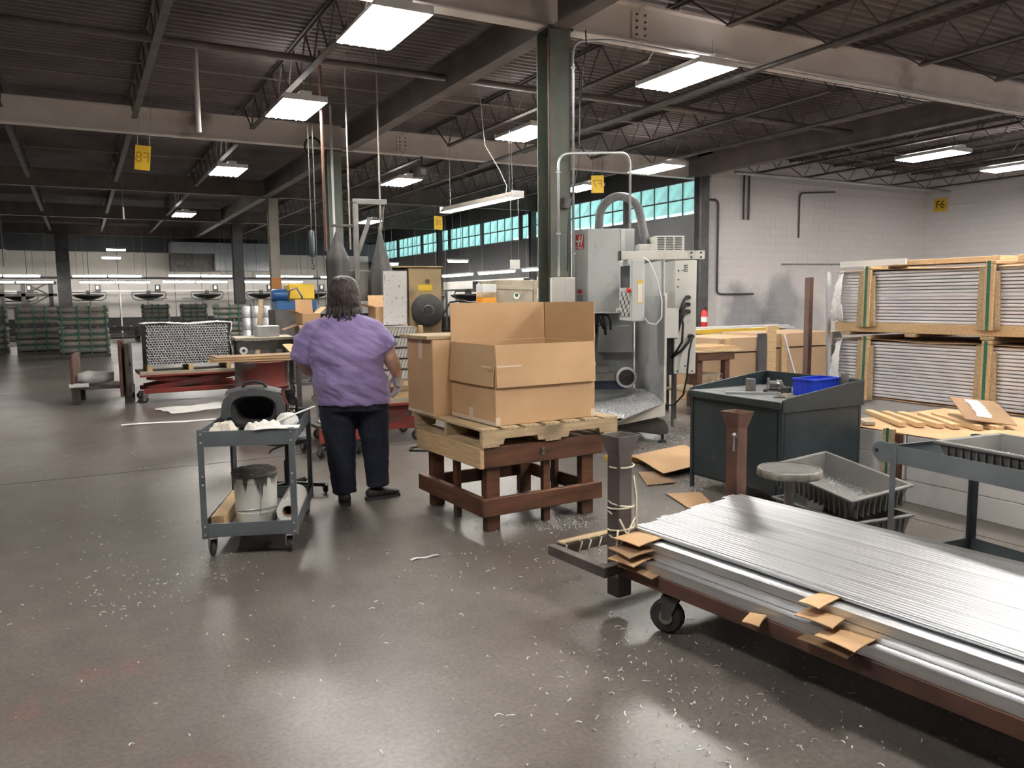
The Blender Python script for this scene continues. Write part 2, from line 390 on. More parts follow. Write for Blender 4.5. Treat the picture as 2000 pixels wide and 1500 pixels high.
    # wall closing the roof edge beyond the side wall is not needed: side wall meets deck
def glass_mat():
    m = bpy.data.materials.new('teal_glass'); m.use_nodes = True; N = m.node_tree.nodes; L = m.node_tree.links
    for q in list(N): N.remove(q)
    o = N.new('ShaderNodeOutputMaterial'); t = N.new('ShaderNodeBsdfTranslucent'); tr = N.new('ShaderNodeBsdfTransparent'); g = N.new('ShaderNodeBsdfGlossy')
    t.inputs[0].default_value = (.62,.9,.87,1); tr.inputs[0].default_value = (.78,.98,.95,1); g.inputs['Roughness'].default_value = .15
    nz = N.new('ShaderNodeTexNoise'); nz.inputs['Scale'].default_value = 1.7; tc = N.new('ShaderNodeTexCoord'); L.new(tc.outputs['Object'], nz.inputs[0])
    a = N.new('ShaderNodeMixShader'); L.new(nz.outputs[0], a.inputs[0]); L.new(t.outputs[0], a.inputs[1]); L.new(tr.outputs[0], a.inputs[2])
    b = N.new('ShaderNodeMixShader'); b.inputs[0].default_value = .06; L.new(a.outputs[0], b.inputs[1]); L.new(g.outputs[0], b.inputs[2])
    L.new(b.outputs[0], o.inputs[0]); return m
build_walls()
# ---- steel frame
def ibeam(m, a, b, depth, width, tf=.02, tw=.014):
    """I section along a-b (horizontal), a,b at underside centre"""
    a, b = Vector(a), Vector(b)
    z = Vector((0,0,1))
    m.bar(a+z*tf/2, b+z*tf/2, width, tf); m.bar(a+z*(depth-tf/2), b+z*(depth-tf/2), width, tf); m.bar(a+z*depth/2, b+z*depth/2, tw, depth-2*tf)
BY = [-.1, 7.7, 15.45, 23.2, 31.0, 38.7]
def build_frame():
    nm = {0: 'overhead beam behind the camera', 1: 'nearest pale steel roof beam over the green column', 2: 'second pale steel roof beam behind the hanging signs', 3: 'third roof beam above the grey column', 4: 'fourth roof beam deep in the dark hall', 5: 'farthest roof beam by the end wall'}
    for i, y in enumerate(BY):
        t = thing('roof_beam', nm[i], 'beam', (0, y, 4.42))
        x1 = XR-.02 if i < 2 else XW-.05
        segs = [XL+.05, -3.4, 5.9, 14.2, x1] if i < 2 else [XL+.05, -3.4, 5.9, x1]
        for k in range(len(segs)-1):
            part('beam_length', M['beam'] if i < 3 else M['girder'], t, lambda m: ibeam(m, (segs[k]+.006, 0, 0), (segs[k+1]-.006, 0, 0), .44, .19))
        if i in (1, 2):
            for x in segs[1:-1]:
                B('splice_plate', M['beam'], t, x-.12, x+.12, -.03, -.008, .07, .37, bevel=0)
                for q in range(4):
                    for sx in (-.06, .06):
                        part('bolt', M['dsteel'], t, lambda m: m.cyl((x+sx, -.045, .11+q*.075), (x+sx, -.03, .11+q*.075), .013, 6))
    for x, lab in ((4.72, 'dark roof girder running away over the green column line'), (13.3, 'dark roof girder over the block wall corner')):
        for k in range(1 if x > 10 else 0, 2 if x > 10 else 5):
            if x < 10 and k == 0: pass
            t = tag(part('roof_girder', M['girder'], None, lambda m: ibeam(m, (0, .12, 0), (0, BY[k+1]-BY[k]-.12, 0), .44, .2), loc=(x, BY[k], 4.40)),
                    lab+[', over the camera', ', nearest whole span', ', second span', ', third span', ', farthest span'][k], 'girder', 'roof girders')
build_frame()
def joist_protos(L, D=.52):
    """one open-web joist of length L: top chord, bottom chord, bent rod web, bearing seats"""
    t = thing('roof_joist', '', 'joist', group='open web roof joists')
    tc = MB().bx(-.045, -.006, 0, L, D-.012, D).bx(-.02, -.006, 0, L, D-.05, D-.012).bx(.006, .045, 0, L, D-.012, D).bx(.006, .02, 0, L, D-.05, D-.012)
    part('top_chord', M['joist'], t, lambda m: m.prism([(-.045,D),(.045,D),(.045,D-.012),(.014,D-.012),(.014,D-.05),(-.014,D-.05),(-.014,D-.012),(-.045,D-.012)], 'y', 0, L))
    e = .72
    part('bottom_chord', M['joist'], t, lambda m: m.prism([(-.045,0),(.045,0),(.045,.012),(.014,.012),(.014,.045),(-.014,.045),(-.014,.012),(-.045,.012)], 'y', e, L-e))
    n = max(4, int((L-2*e)/.32)//2*2)
    pts = [(0, .08, D-.03), (0, e, .022)]
    for i in range(1, n): pts.append((0, e+(L-2*e)*i/n, D-.025 if i % 2 else .022))
    pts += [(0, L-e, .022), (0, L-.08, D-.03)]
    def web(m):
        # sharp zigzag as one continuous rod
        q = []
        for i, a in enumerate(pts):
            q.append(a)
        m.tube(q, .013, 5)
    part('web_rod', M['joist'], t, web)
    return t
def build_joists():
    XS = [-4.65, -2.78, -.91, .96, 2.83, 6.6, 8.3, 10.0, 11.7, 14.9, 16.6, 18.3, 20.0, 21.6]
    ords = ['first', 'second', 'third', 'fourth', 'fifth', 'sixth', 'seventh', 'eighth', 'ninth', 'tenth', 'eleventh', 'twelfth', 'thirteenth', 'fourteenth']
    bays = ['in the overhead bay', 'just beyond the nearest pale beam', 'behind the hanging yellow signs', 'in the fourth dim bay', 'in the farthest dark bay']
    protos = {}
    for k in range(5):
        L = BY[k+1]-BY[k]
        for i, x in enumerate(XS):
            if k >= 2 and x > XW: continue
            if k == 0 and x < 2: continue
            LL = L
            lab = 'open web roof joist, %s from left, %s' % (ords[i], bays[k])
            key = round(LL, 2)
            if key not in protos:
                o = protos[key] = joist_protos(LL); o.location = (x, BY[k], ZD-.53); o['label'] = lab
            else: copy_tree(protos[key], None, (x, BY[k], ZD-.53), 0, lab)
build_joists()
def hcol(m, w, d, h, t=.02):
    m.bx(-w/2, w/2, -d/2, -d/2+t, 0, h); m.bx(-w/2, w/2, d/2-t, d/2, 0, h); m.bx(-t/2, t/2, -d/2+t, d/2-t, 0, h)
def build_columns():
    for x, y, mm, lab, w in ((4.73, 7.7, 'greencol', 'green painted steel column carrying a beige electrical box', .27), (4.50, 15.6, 'greencol', 'dark green column behind the dust bags', .27),
        (4.93, 23.2, 'greycol', 'pale grey column with orange and yellow bands', .26), (5.25, 31.0, 'darkcol', 'dark round-topped column before the white far panels', .36),
        (13.42, 15.0, 'darkcol', 'dark column at the corner of the block wall', .26), (-.55, 38.7, 'darkcol', 'black column by the far left panels', .5), (13.4, 23.2, 'darkcol', 'dark column before the clerestory, middle of three', .2), (13.4, 31.0, 'darkcol', 'dark column before the clerestory, farthest', .2)):
        t = thing('steel_column', lab, 'column', (x, y, 0))
        part('column_shaft', M[mm], t, lambda m: hcol(m, w, w, 4.41))
        B('base_plate', M['dsteel'], t, -w*.7, w*.7, -w*.7, w*.7, 0, .03)
        B('cap_plate', M['dsteel'], t, -w*.6, w*.6, -w*.6, w*.6, 4.39, 4.418)
        if y == 23.2 and x < 10:
            part('orange_band', mat('orange_paint', (.55,.22,.06), rough=.6), t, lambda m: hcol(m, w+.02, w+.02, .32), loc=(0,0,1.86))
            part('yellow_band', M['yellow'], t, lambda m: m.bx(-.2,.2,-.2,.2,0,1.15), loc=(0,-.02,0))
build_columns()
# ---- fluorescent fixtures
def make_fixture(name, label, loc, n=6, L=1.22, W=.6, rz=0, group='ceiling fluorescent lights', hang=None):
    t = thing(name, label, 'light fixture', loc, rz, group)
    part('housing', M['white'], t, lambda m: m.prism([(-W/2,.02),(-W/2+.03,.075),(W/2-.03,.075),(W/2,.02),(W/2,.03),(W/2-.035,.09),(-W/2+.035,.09),(-W/2,.03)], 'y', -L/2, L/2))
    B('ballast_cover', M['white'], t, -.08, .08, -L/2-.02, L/2+.02, .09, .14)
    tm = emat('tube_glow', (1, .97, .92), LAMP)
    for s in (-1, 1): B('added_uplight', emat('added_uplight_glow', (1, .97, .93), 4.5), t, s*.16-.03, s*.16+.03, -L/2+.1, L/2-.1, .0905, .0925, bevel=0)  # glowing strips added on top to brighten the roof deck
    for s in (-1, 1): B('end_cap', M['white'], t, -W/2, W/2, s*L/2-.012, s*L/2+.012, .015, .095)
    for i in range(n):
        x = -W/2+W*(i+.5)/n
        part('tube', tm, t, lambda m: m.cyl((x,-L/2+.02,.02), (x,L/2-.02,.02), .016, 8))
    if hang:
        for s in (-1, 1): part('hanger_wire', M['steel'], t, lambda m: m.cyl((0,s*L*.4,.14), (0,s*L*.4,hang), .004, 4))
    return t
def build_lights():
    F = [(2.84,7.9,'six tube ceiling light, large and nearest on the left row'), (2.86,11.68,'six tube ceiling light, second along the left row'), (2.88,17.7,'six tube ceiling light, third along the left row'), (3.0,26.9,'small far ceiling light at the end of the left row'),
         (6.78,7.92,'bright ceiling light just right of the green column'), (6.68,11.7,'ceiling light half behind the green column, on its left'), (6.7,17.65,'ceiling light beyond the green column, left of the hanging shop light'), (9.0,26.9,'low far ceiling light between the dust bags'),
         (10.93,13.65,'ceiling light left of the block wall corner'), (11.1,16.8,'ceiling light beside the F7 sign'), (14.97,10.1,'ceiling light on the right before the block wall'), (18.0,10.2,'ceiling light cut by the right edge of the picture'),
         (2.84,1.2,'ceiling light behind the camera on the left row'), (6.78,3.7,'ceiling light over the stock cart'), (10.9,2.2,'added ceiling light over the right stacks, second row'), (-1.1,3.0,'ceiling light left of the camera'), (13.0,-1.5,'added ceiling light behind the right stacks'), (17.5,-1.0,'added ceiling light along the right wall behind the camera'), (6.78,1.4,'ceiling light behind the camera on the right row'), (-5.5,11.7,'ceiling light beyond the left edge, second row'), (-5.5,19.0,'ceiling light beyond the left edge, third row'), (11,-2.4,'added ceiling light over the right hand stacks'), (15,2.6,'added ceiling light by the right wall'), (19.0,3.2,'added ceiling light nearest the right wall')]  # unseen lights on the far right are added to brighten wall and beam
    p = None
    for x, y, lab in F:
        if p is None: p = make_fixture('ceiling_light', lab, (x, y, 4.2), hang=.34)
        else: copy_tree(p, None, (x, y, 4.2), 0, lab)
build_lights()
# ================================================================ NEAR THINGS
def ripple(o, strength, size, mid=.5, basis='BLENDER_ORIGINAL', depth=2):
    tx = bpy.data.textures.new('wrinkle', 'CLOUDS'); tx.noise_scale = size; tx.noise_depth = depth
    d = o.modifiers.new('wrinkle', 'DISPLACE'); d.texture = tx; d.strength = strength; d.mid_level = mid; d.texture_coords = 'LOCAL'
def caster(parent, loc, r=.062, w=.032, wheel='rubber', fork='galv', swivel=0):
    c = bpy.data.objects.new('caster', None); COL.objects.link(c); c.parent = parent; c.location = loc; c.rotation_euler = (0,0,swivel); c.empty_display_size = .05
    part('wheel', M[wheel], c, lambda m: m.lathe([(r*.35,-w/2),(r*.85,-w/2),(r,-w*.25),(r,w*.25),(r*.85,w/2),(r*.35,w/2)], 18, (0,.03,r), 'x'), auto=40)
    part('hub', M['steel'], c, lambda m: m.cyl((-w*.62,.03,r), (w*.62,.03,r), r*.42, 12), auto=40)
    part('fork', M[fork], c, lambda m: m.prism([(-.03,2*r+.012),(.05,2*r+.012),(.045,r-.012),(.015,r-.012)], 'x', w/2+.004, w/2+.008).prism([(-.03,2*r+.012),(.05,2*r+.012),(.045,r-.012),(.015,r-.012)], 'x', -w/2-.008, -w/2-.004).bx(-w/2-.008, w/2+.008, -.03, .05, 2*r+.008, 2*r+.018))
    return c
# ---------------------------------------------------------------- steel stock cart with aluminium extrusions
def stock_cart():
    O = (2.2, 3.0, 0); RZ = .106
    t = thing('stock_cart', 'long rusty steel stock cart loaded with aluminium extrusions', 'cart', O, RZ)
    R = M['rust']; G = M['rustgrey']; YN = -3.35
    part('side_rail', R, t, lambda m: m.bx(-.05, -.005, YN, .0, .2, .265), bevel=.003)
    part('side_rail', R, t, lambda m: m.bx(.99, 1.025, YN, .12, .2, .265), bevel=.003)
    for y in (-.12, -1.1, -2.1, -3.1): B('cross_member', R, t, -.005, 1.0, y-.03, y+.03, .2, .262)
    part('end_loop', G, t, lambda m: (m.bx(-.165, -.115, -.03, .35, .215, .265), m.bx(-.115, .98, .3, .35, .215, .265), m.bx(-.165, -.05, -.08, -.03, .215, .265)), bevel=.003)
    def post(lx, ly, mm, z0):
        part('stake_post', mm, t, lambda m: m.bx(lx-.042, lx+.042, ly-.042, ly+.042, z0, .78), bevel=.004)
        def cup(m):
            a, b_, z0_, z1 = .042, .066, .77, .86
            for s in range(4):
                c = [(-1,-1),(1,-1),(1,1),(-1,1)]; p, q = c[s], c[(s+1) % 4]
                m.add([(lx+p[0]*a, ly+p[1]*a, z0_), (lx+q[0]*a, ly+q[1]*a, z0_), (lx+q[0]*b_, ly+q[1]*b_, z1), (lx+p[0]*b_, ly+p[1]*b_, z1),
                       (lx+p[0]*(a-.006), ly+p[1]*(a-.006), z0_), (lx+q[0]*(a-.006), ly+q[1]*(a-.006), z0_), (lx+q[0]*(b_-.006), ly+q[1]*(b_-.006), z1), (lx+p[0]*(b_-.006), ly+p[1]*(b_-.006), z1)],
                      [(0,1,2,3),(7,6,5,4),(3,2,6,7),(0,4,5,1)])
            m.bx(lx-.036, lx+.036, ly-.036, ly+.036, .765, .775)
        part('stake_cup', mm, t, cup)
    post(0, .0, G, .08); post(1.035, .165, R, .2)
    part('pipe_key', M['steel'], t, lambda m: (m.cyl((.965,.125,.74), (.995,.135,.72), .012, 6), m.cyl((.965,.125,.735), (.95,.115,.65), .006, 6)))
    B('wood_strip', M['wood2'], t, .045, .075, .03, .06, .15, .80, rot=(0,.01,0))
    cc = mat('cream_cord', (.72,.68,.55), (.6,.56,.44), rough=.8)
    def cord(pts, r=.0045): part('cord_wrap', cc, t, lambda m: m.tube(pts, r, 5), smooth=True)
    for z0, dz, n_, s_ in ((.70,.015,11,1.15),(.56,-.05,16,1.2),(.49,.04,9,1.25),(.40,-.06,20,1.15),(.38,.05,14,1.25)):
        cord([(.052*math.cos(q)*s_+.012, .052*math.sin(q)*s_, z0+dz*q/(2*PI)) for q in [k*PI/5 for k in range(n_)]])
    cord([(-.055,-.05,.42),(-.07,-.06,.36),(-.062,-.055,.28),(-.07,-.06,.2)], .005); cord([(-.05,-.056,.47),(.0,-.06,.38),(.05,-.056,.33)], .005); cord([(.05,-.056,.47),(.0,-.06,.40),(-.05,-.056,.34)], .005)
    cord([(.06,-.03,.66),(.07,-.04,.56),(.05,-.06,.48),(.065,-.05,.41)], .006)
    for x in (-.1, .0, .06, .13, .2): cord([(x, .29, .27), (x+.01, .32, .272), (x+.015, .36, .26), (x, .357, .21), (x-.01,.29,.21), (x+.012,.29,.268)], .004)
    B('batten', M['wood2'], t, -.11, .3, .3, .35, .266, .278)
    for ly in (-.34, -3.0):
        for lx in (-.0, .95): 
            c = caster(t, (lx+.02, ly, 0), .078, .05, 'rubber', 'dsteel', swivel=.45)
    # ---- the load
    def extr(W, H, L, ribs):
        """ribbed hollow section, length along +y from 0 to -L"""
        pr = [(0,0),(W,0)]
        top = []
        n = ribs*4
        for i in range(n+1):
            x = W*i/n; top.append((x, H-(.0022 if (i % 4) in (1, 2) and 0 < i < n else 0)))
        pr += top[::-1]
        return MB().prism(pr, 'y', -L, 0)
    def place(me, x, z, y, lab, grp):
        o = bpy.data.objects.new('aluminium_extrusion', me); COL.objects.link(o)
        v = Matrix.Rotation(RZ, 3, 'Z') @ Vector((x, y, z)); o.location = (O[0]+v.x, O[1]+v.y, z); o.rotation_euler = (0,0,RZ)
        return tag(o, lab, 'aluminium bar', grp)
    ordn = ['first','second','third','fourth','fifth','sixth','seventh','eighth','ninth','tenth','eleventh','twelfth','thirteenth','fourteenth','fifteenth','sixteenth','seventeenth','eighteenth','nineteenth','twentieth']
    layers = [(.2655, .0435, -.042, 6, 'bottom'), (.3105, .0365, .002, 6, 'second'), (.3485, .0355, .004, 6, 'third')]
    for z, h, x0, n, nm in layers:
        w = (.985-x0)/n; me = extr(w-.003, h, 3.5, 3).mesh('aluminium_extrusion'); me.materials.append(M['alu'])
        for i in range(n): place(me, x0+i*w, z, random.uniform(-.075, -.06) if i == 0 else random.uniform(-.05,.03), 'wide aluminium extrusion in %s layer on rusty cart, %s from near side' % (nm, ordn[i]), 'aluminium extrusions, %s layer' % nm)
    n = 18; x0 = .095; w = (.985-x0)/n; z = .387
    me = extr(w-.0015, .022, 3.5, 2).mesh('aluminium_extrusion'); me.materials.append(M['alu'])
    for i in range(n): place(me, x0+i*w, z+random.uniform(0,.0015), -.01+.11*i/n+random.uniform(-.018,.018), 'narrow ribbed aluminium extrusion on top of rusty cart load, %s from near side' % ordn[i], 'aluminium extrusions, top layer')
    edge = MB().lathe([(.011,0),(.011,-3.5)], 12, (.082,-.03,.398), 'y').build('aluminium_extrusion', M['alu'], None, loc=O, rot=(0,0,RZ), auto=50)
    tag(edge, 'round-edged shiny aluminium bar along the near top edge of cart load', 'aluminium bar', 'aluminium extrusions, top layer')
    # cardboard spacers pushed between the layers
    def pad(x, y, z, w, l, rz, lab, tilt=0, mm='card'):
        v = Matrix.Rotation(RZ, 3, 'Z') @ Vector((x, y, z))
        f = lambda a, b_: (-w/2+w*a, -l/2+l*b_, .004*math.sin(3*b_+2*a)-.02*max(0, .5-a)**2)
        o = MB().grid(f, 6, 6, (0,0,.004)).build('cardboard_spacer', M[mm], None, loc=(O[0]+v.x, O[1]+v.y, z), rot=(0, tilt, RZ+rz))
        tag(o, lab, 'cardboard', 'cardboard spacers in the aluminium load')
    pad(.02, -.13, .3895, .21, .165, .05, 'cardboard spacer at the corded post, topmost of its pile')
    pad(-.045, -.14, .3475, .16, .17, -.12, 'cardboard spacer at the corded post, second from top', -.05, 'card2')
    pad(-.05, -.145, .3118, .17, .16, .1, 'cardboard spacer at the corded post, third from top', -.06)
    pad(-.03, -.20, .2667, .12, .22, .0, 'cardboard spacer at the corded post, lowest of its pile', -.02, 'card2')
    pad(.04, -1.075, .3895, .21, .085, .03, 'small cardboard spacer midway along the cart, topmost')
    pad(-.02, -1.11, .3475, .13, .15, .06, 'small cardboard spacer midway along the cart, second', -.04)
    pad(-.04, -1.22, .3118, .15, .16, -.04, 'small cardboard spacer midway along the cart, third', -.05)
    pad(-.05, -1.16, .2667, .1, .2, .0, 'dark cardboard spacer midway along the cart, lowest', 0, 'card2')
    pad(-.085, -.86, .2665, .07, .07, .2, 'torn cardboard scrap hanging over the rusty side rail', -.25)
stock_cart()
# ---------------------------------------------------------------- grey utility carts
def utility_cart(loc, rz, label, W=.54, D=.92, rusty=False, bracket=False):
    t = thing('utility_cart', label, 'cart', loc, rz, 'grey utility carts')
    g = M['greypaint']; zt0, zt1, zb0, zb1 = .665, .755, .125, .205
    def angle(m, x, y, sx, sy):
        m.bx(x, x+sx*.035, y, y+sy*.003, .118, .765); m.bx(x, x+sx*.003, y+sy*.003, y+sy*.035, .118, .765)
    for x, sx in ((0,1),(W,-1)):
        for y, sy in ((0,1),(D,-1)): 
            po = part('post', g, t, lambda m: angle(m, x-sx*.004, y-sy*.004, sx, sy))
            for z in (.74, .69, .49, .44, .19, .14):
                part('bolt', M['galv'], po, lambda m: m.lathe([(.0,-.0045),(.005,-.004),(.0065,0)], 8, (x+sx*.016, y-sy*.004, z), 'y') if sy > 0 else m.lathe([(.0065,0),(.005,.004),(0,.0045)], 8, (x+sx*.016, y+.004, z), 'y'))
    def tray(m, z0, z1, floor):
        m.bx(0, W, 0, D, floor, floor+.003)
        m.bx(0, W, 0, .003, z0, z1); m.bx(0, W, D-.003, D, z0, z1); m.bx(0, .003, .003, D-.003, z0, z1); m.bx(W-.003, W, .003, D-.003, z0, z1)
        m.bx(0, W, .003, .012, z1-.003, z1); m.bx(0, W, D-.012, D-.003, z1-.003, z1)
    part('upper_shelf', g, t, lambda m: tray(m, zt0, zt1, zt0+.01))
    part('lower_shelf', g, t, lambda m: tray(m, zb0, zb1, zb0+.008))
    for x in (.05, W-.05):
        for y in (.05, D-.05): caster(t, (x, y-.02, 0), .052, .03, 'rubber', 'galv', swivel=random.uniform(-.5,.5))
    if bracket:
        part('handle_bracket', g, t, lambda m: m.prism([(D-.01,.66),(D-.01,.76),(D+.07,.765),(D+.105,.745),(D+.115,.715),(D+.105,.685),(D+.07,.66)], 'x', -.007, -.003), bevel=.001)
        part('bracket_hole', M['black'], t, lambda m: m.cyl((-.0085,D+.085,.714), (-.002,D+.085,.714), .012, 12))
    return t
UC = (.55, 4.85, 0); UR = -.35
utility_cart(UC, UR, 'grey steel two shelf cart holding a black bag and paint bucket')
utility_cart((3.44, 1.615, 0), -.10, 'grey steel cart at right carrying a grey plastic tray', W=.6, bracket=True)
def on(O, RZ, x, y, z):
    v = Matrix.Rotation(RZ, 3, 'Z') @ Vector((x, y, 0)); return (O[0]+v.x, O[1]+v.y, z)
def cart_load():
    # paint bucket
    t = thing('paint_bucket', 'white metal bucket streaked with dark grey paint', 'bucket', on(UC, UR, .255, .32, .1365)); t.scale = (.93,.93,1)
    def drip():
        m = mat('bucket_paint', (.74,.73,.68), (.66,.65,.6), rough=.5, scale=5)
        nt = m.node_tree; N = nt.nodes; L = nt.links; b = N['Principled BSDF']; src = b.inputs['Base Color'].links[0].from_socket
        tc = N.new('ShaderNodeTexCoord'); mp = N.new('ShaderNodeMapping'); mp.inputs['Scale'].default_value = (26,26,2.2); L.new(tc.outputs['Object'], mp.inputs[0])
        n = N.new('ShaderNodeTexNoise'); n.inputs['Scale'].default_value = 1; n.inputs['Detail'].default_value = 5; L.new(mp.outputs[0], n.inputs['Vector'])
        sp = N.new('ShaderNodeSeparateXYZ'); L.new(tc.outputs['Object'], sp.inputs[0])
        r = N.new('ShaderNodeMapRange'); r.inputs[1].default_value = .12; r.inputs[2].default_value = .34; r.inputs[3].default_value = -.24; r.inputs[4].default_value = .22; L.new(sp.outputs[2], r.inputs[0])
        a = N.new('ShaderNodeMath'); L.new(n.outputs['Fac'], a.inputs[0]); L.new(r.outputs[0], a.inputs[1])
        r2 = N.new('ShaderNodeMapRange'); r2.inputs[1].default_value = .52; r2.inputs[2].default_value = .6; L.new(a.outputs[0], r2.inputs[0])
        mx = N.new('ShaderNodeMix'); mx.data_type = 'RGBA'; mx.inputs[7].default_value = (.09,.088,.075,1); L.new(r2.outputs[0], mx.inputs[0]); L.new(src, mx.inputs[6]); L.new(mx.outputs[2], b.inputs['Base Color'])
        return m
    part('bucket_body', drip(), t, lambda m: m.lathe([(.0,0),(.128,0),(.132,.006),(.135,.06),(.138,.062),(.138,.07),(.135,.072),(.139,.25),(.142,.252),(.142,.262),(.139,.264),(.141,.30),(.147,.302),(.147,.318),(.139,.318),(.136,.28),(.0,.28)], 28), auto=40)
    crust = part('paint_crust', mat('dried_paint', (.10,.09,.075), (.19,.175,.15), rough=.8, scale=14), t, lambda m: m.lathe([(0,.33),(.06,.335),(.11,.33),(.14,.32),(.152,.312),(.15,.295),(.142,.285)], 40), smooth=True)
    ripple(crust, .02, .03)
    part('bail_wire', M['galv'], t, lambda m: m.tube([(.14*math.cos(q), .14*math.sin(q), .075-.02*math.sin(q)) for q in [-PI*.95+k*PI*.9/14 for k in range(15)]], .003, 5))
    part('bail_wire', M['galv'], t, lambda m: m.tube([(0,-.138,.05),(0,-.1405,.12),(0.004,-.143,.2),(0,-.1435,.255)], .0025, 5))
    # roll of white film
    t = thing('film_roll', 'white plastic film roll lying on the cart lower shelf', 'roll', on(UC, UR, .463, .2, .137), UR+.0)
    part('film', M['paper'], t, lambda m: m.lathe([(.036,0),(.069,0),(.07,.004),(.07,.446),(.069,.45),(.036,.45)], 26, (0,0,.071), 'y', cap=False), auto=40)
    part('core', M['card2'], t, lambda m: m.lathe([(.031,.004),(.036,.004),(.036,.446),(.031,.446),(.031,.004)], 20, (0,0,.071), 'y', cap=False), auto=40)
    tag(part('timber_offcut', M['wood'], None, lambda m: m.bx(-.04,.04,-.34,.34,0,.085), loc=on(UC, UR, .062, .45, .137), rot=(0,0,UR+.01), bevel=.003), 'rough timber offcut lying beside the paint bucket', 'timber')
    # black duffel bag with rigid rim
    BG = on(UC, UR, .235, .60, .68)
    t = thing('duffel_bag', 'black open-mouthed duffel bag on the grey cart', 'bag', BG, UR+.05)
    bagm = mat('bag_fabric', (.016,.016,.018), (.03,.03,.033), rough=.75, scale=30)
    def bagf(m):
        n, k = 28, 7
        rings = []
        for j in range(k+1):
            y = -.14+.28*j/k; s = 1-.12*abs(j/k-.5)**2*4
            ring = []
            for i in range(n):
                a = 2*PI*i/n; ca, sa = math.cos(a), math.sin(a)
                ring.append((.19*s*math.copysign(abs(ca)**.7, ca), y+.01*math.sin(5*a), .13+.13*s*math.copysign(abs(sa)**.75, sa)-(.02*max(0,sa) if j > 3 else 0)))
            rings.append(ring)
        base = len(m.v)
        for r in rings: m.v += r
        for j in range(k):
            for i in range(n): m.f.append((base+j*n+i, base+j*n+(i+1) % n, base+(j+1)*n+(i+1) % n, base+(j+1)*n+i))
        # mouth goes inward
        b2 = len(m.v)
        m.v += [(x*.72, y+.012, .13+(z-.13)*.72) for x, y, z in rings[0]]; m.v += [(x*.6, .08, .13+(z-.13)*.6) for x, y, z in rings[0]]
        for i in range(n):
            m.f.append((base+i, b2+i, b2+(i+1) % n, base+(i+1) % n)); m.f.append((b2+i, b2+n+i, b2+n+(i+1) % n, b2+(i+1) % n))
        m.f.append(tuple(b2+n+i for i in range(n))); m.f.append(tuple(base+k*n+i for i in range(n)))
    o = part('bag_body', bagm, t, bagf, smooth=True); ripple(o, .018, .09)
    rim = mat('bag_rim', (.055,.057,.06), (.075,.077,.08), rough=.6, scale=20)
    def band(m, r0, r1, y0, y1):
        n = 24
        for i in range(n):
            a0, a1 = -.25+(PI+.5)*i/n, -.25+(PI+.5)*(i+1)/n
            P = lambda a, r, y: (.19*r*math.copysign(abs(math.cos(a))**.7, math.cos(a)), y, .13+.13*r*math.copysign(abs(math.sin(a))**.75, math.sin(a)))
            m.add([P(a0,r0,y0),P(a1,r0,y0),P(a1,r1,y0),P(a0,r1,y0),P(a0,r0,y1),P(a1,r0,y1),P(a1,r1,y1),P(a0,r1,y1)], [(0,1,2,3),(7,6,5,4),(3,2,6,7),(0,4,5,1)])
    part('rim_band', rim, t, lambda m: band(m, .74, 1.03, -.162, -.135))
    part('flap', rim, t, lambda m: m.grid(lambda u, v: (-.17+.34*u, -.15+.14*v, .262+.02*math.sin(PI*v)-.03*(2*u-1)**2), 10, 6, (0,0,.006)))
    part('handle', bagm, t, lambda m: m.tube([(-.07,-.11,.27),(-.05,-.11,.305),(0,-.11,.315),(.06,-.11,.3),(.08,-.11,.27)], .009, 7), smooth=True)
    part('strap', bagm, t, lambda m: m.tube([(-.17,-.08,.2),(-.2,-.14,.07),(-.205,-.18,.03),(-.19,-.22,.018)], [.014,.014,.013,.012], 6), smooth=True)
    part('piping', mat('bag_trim', (.42,.12,.08), rough=.6), t, lambda m: (m.tube([(.17,-.06,.22),(.2,.0,.14),(.205,.02,.06)], .004, 5), m.tube([(.165,-.02,.235),(.195,.05,.15),(.2,.06,.06)], .004, 5), m.tube([(-.19,-.1,.13),(-.192,-.1,.16)], .006, 5)))
    # rags and papers at the front of the upper shelf
    def cloth(name, loc, rz, w, l, h, lab, mm, seed, rip=.02):
        def f(u, v):
            e = min(u, 1-u, v, 1-v); b = min(1, e*5)
            return ((u-.5)*w*(1+.06*math.sin(7*v+seed)), (v-.5)*l*(1+.08*math.sin(6*u+seed)), h*b*(.72+.22*mnoise.noise((u*3+seed, v*3, seed))+.14*mnoise.noise((u*9+seed, v*7, seed))+.07*mnoise.noise((u*19, v*15, seed)))+.002)
        o = MB().grid(f, 44, 44).build(name, mm, None, loc=loc, rot=(0,0,rz), smooth=True)
        s = o.modifiers.new('thick', 'SOLIDIFY'); s.thickness = .004; s.offset = 1
        return tag(o, lab, 'cloth')
    cl = mat('knit_glove', (.78,.74,.64), (.68,.63,.53), rough=.95, scale=60, bump=.4, bscale=220)
    cloth('work_glove', on(UC, UR, .108, .15, .679), UR+.05, .17, .24, .12, 'cream knitted work glove at the left front of the cart', cl, 1.3)
    cloth('rag', on(UC, UR, .345, .15, .679), UR-.02, .26, .24, .115, 'white paper rag with thin grey lines before the black bag', mat('lined_rag', (.82,.80,.76), (.7,.67,.62), rough=.9, scale=14, stretch=(1,9,1)), 4.1)
    o = MB().grid(lambda u, v: (-.13+.26*u, -.06+.12*v, .004*math.sin(5*u)), 10, 4, (0,0,.003)).build('paper_sheet', M['paper'], None, loc=on(UC, UR, .44, .05, .759), rot=(0,-.03,UR+.05)); tag(o, 'white paper sheet over the right front rim of the cart', 'paper')
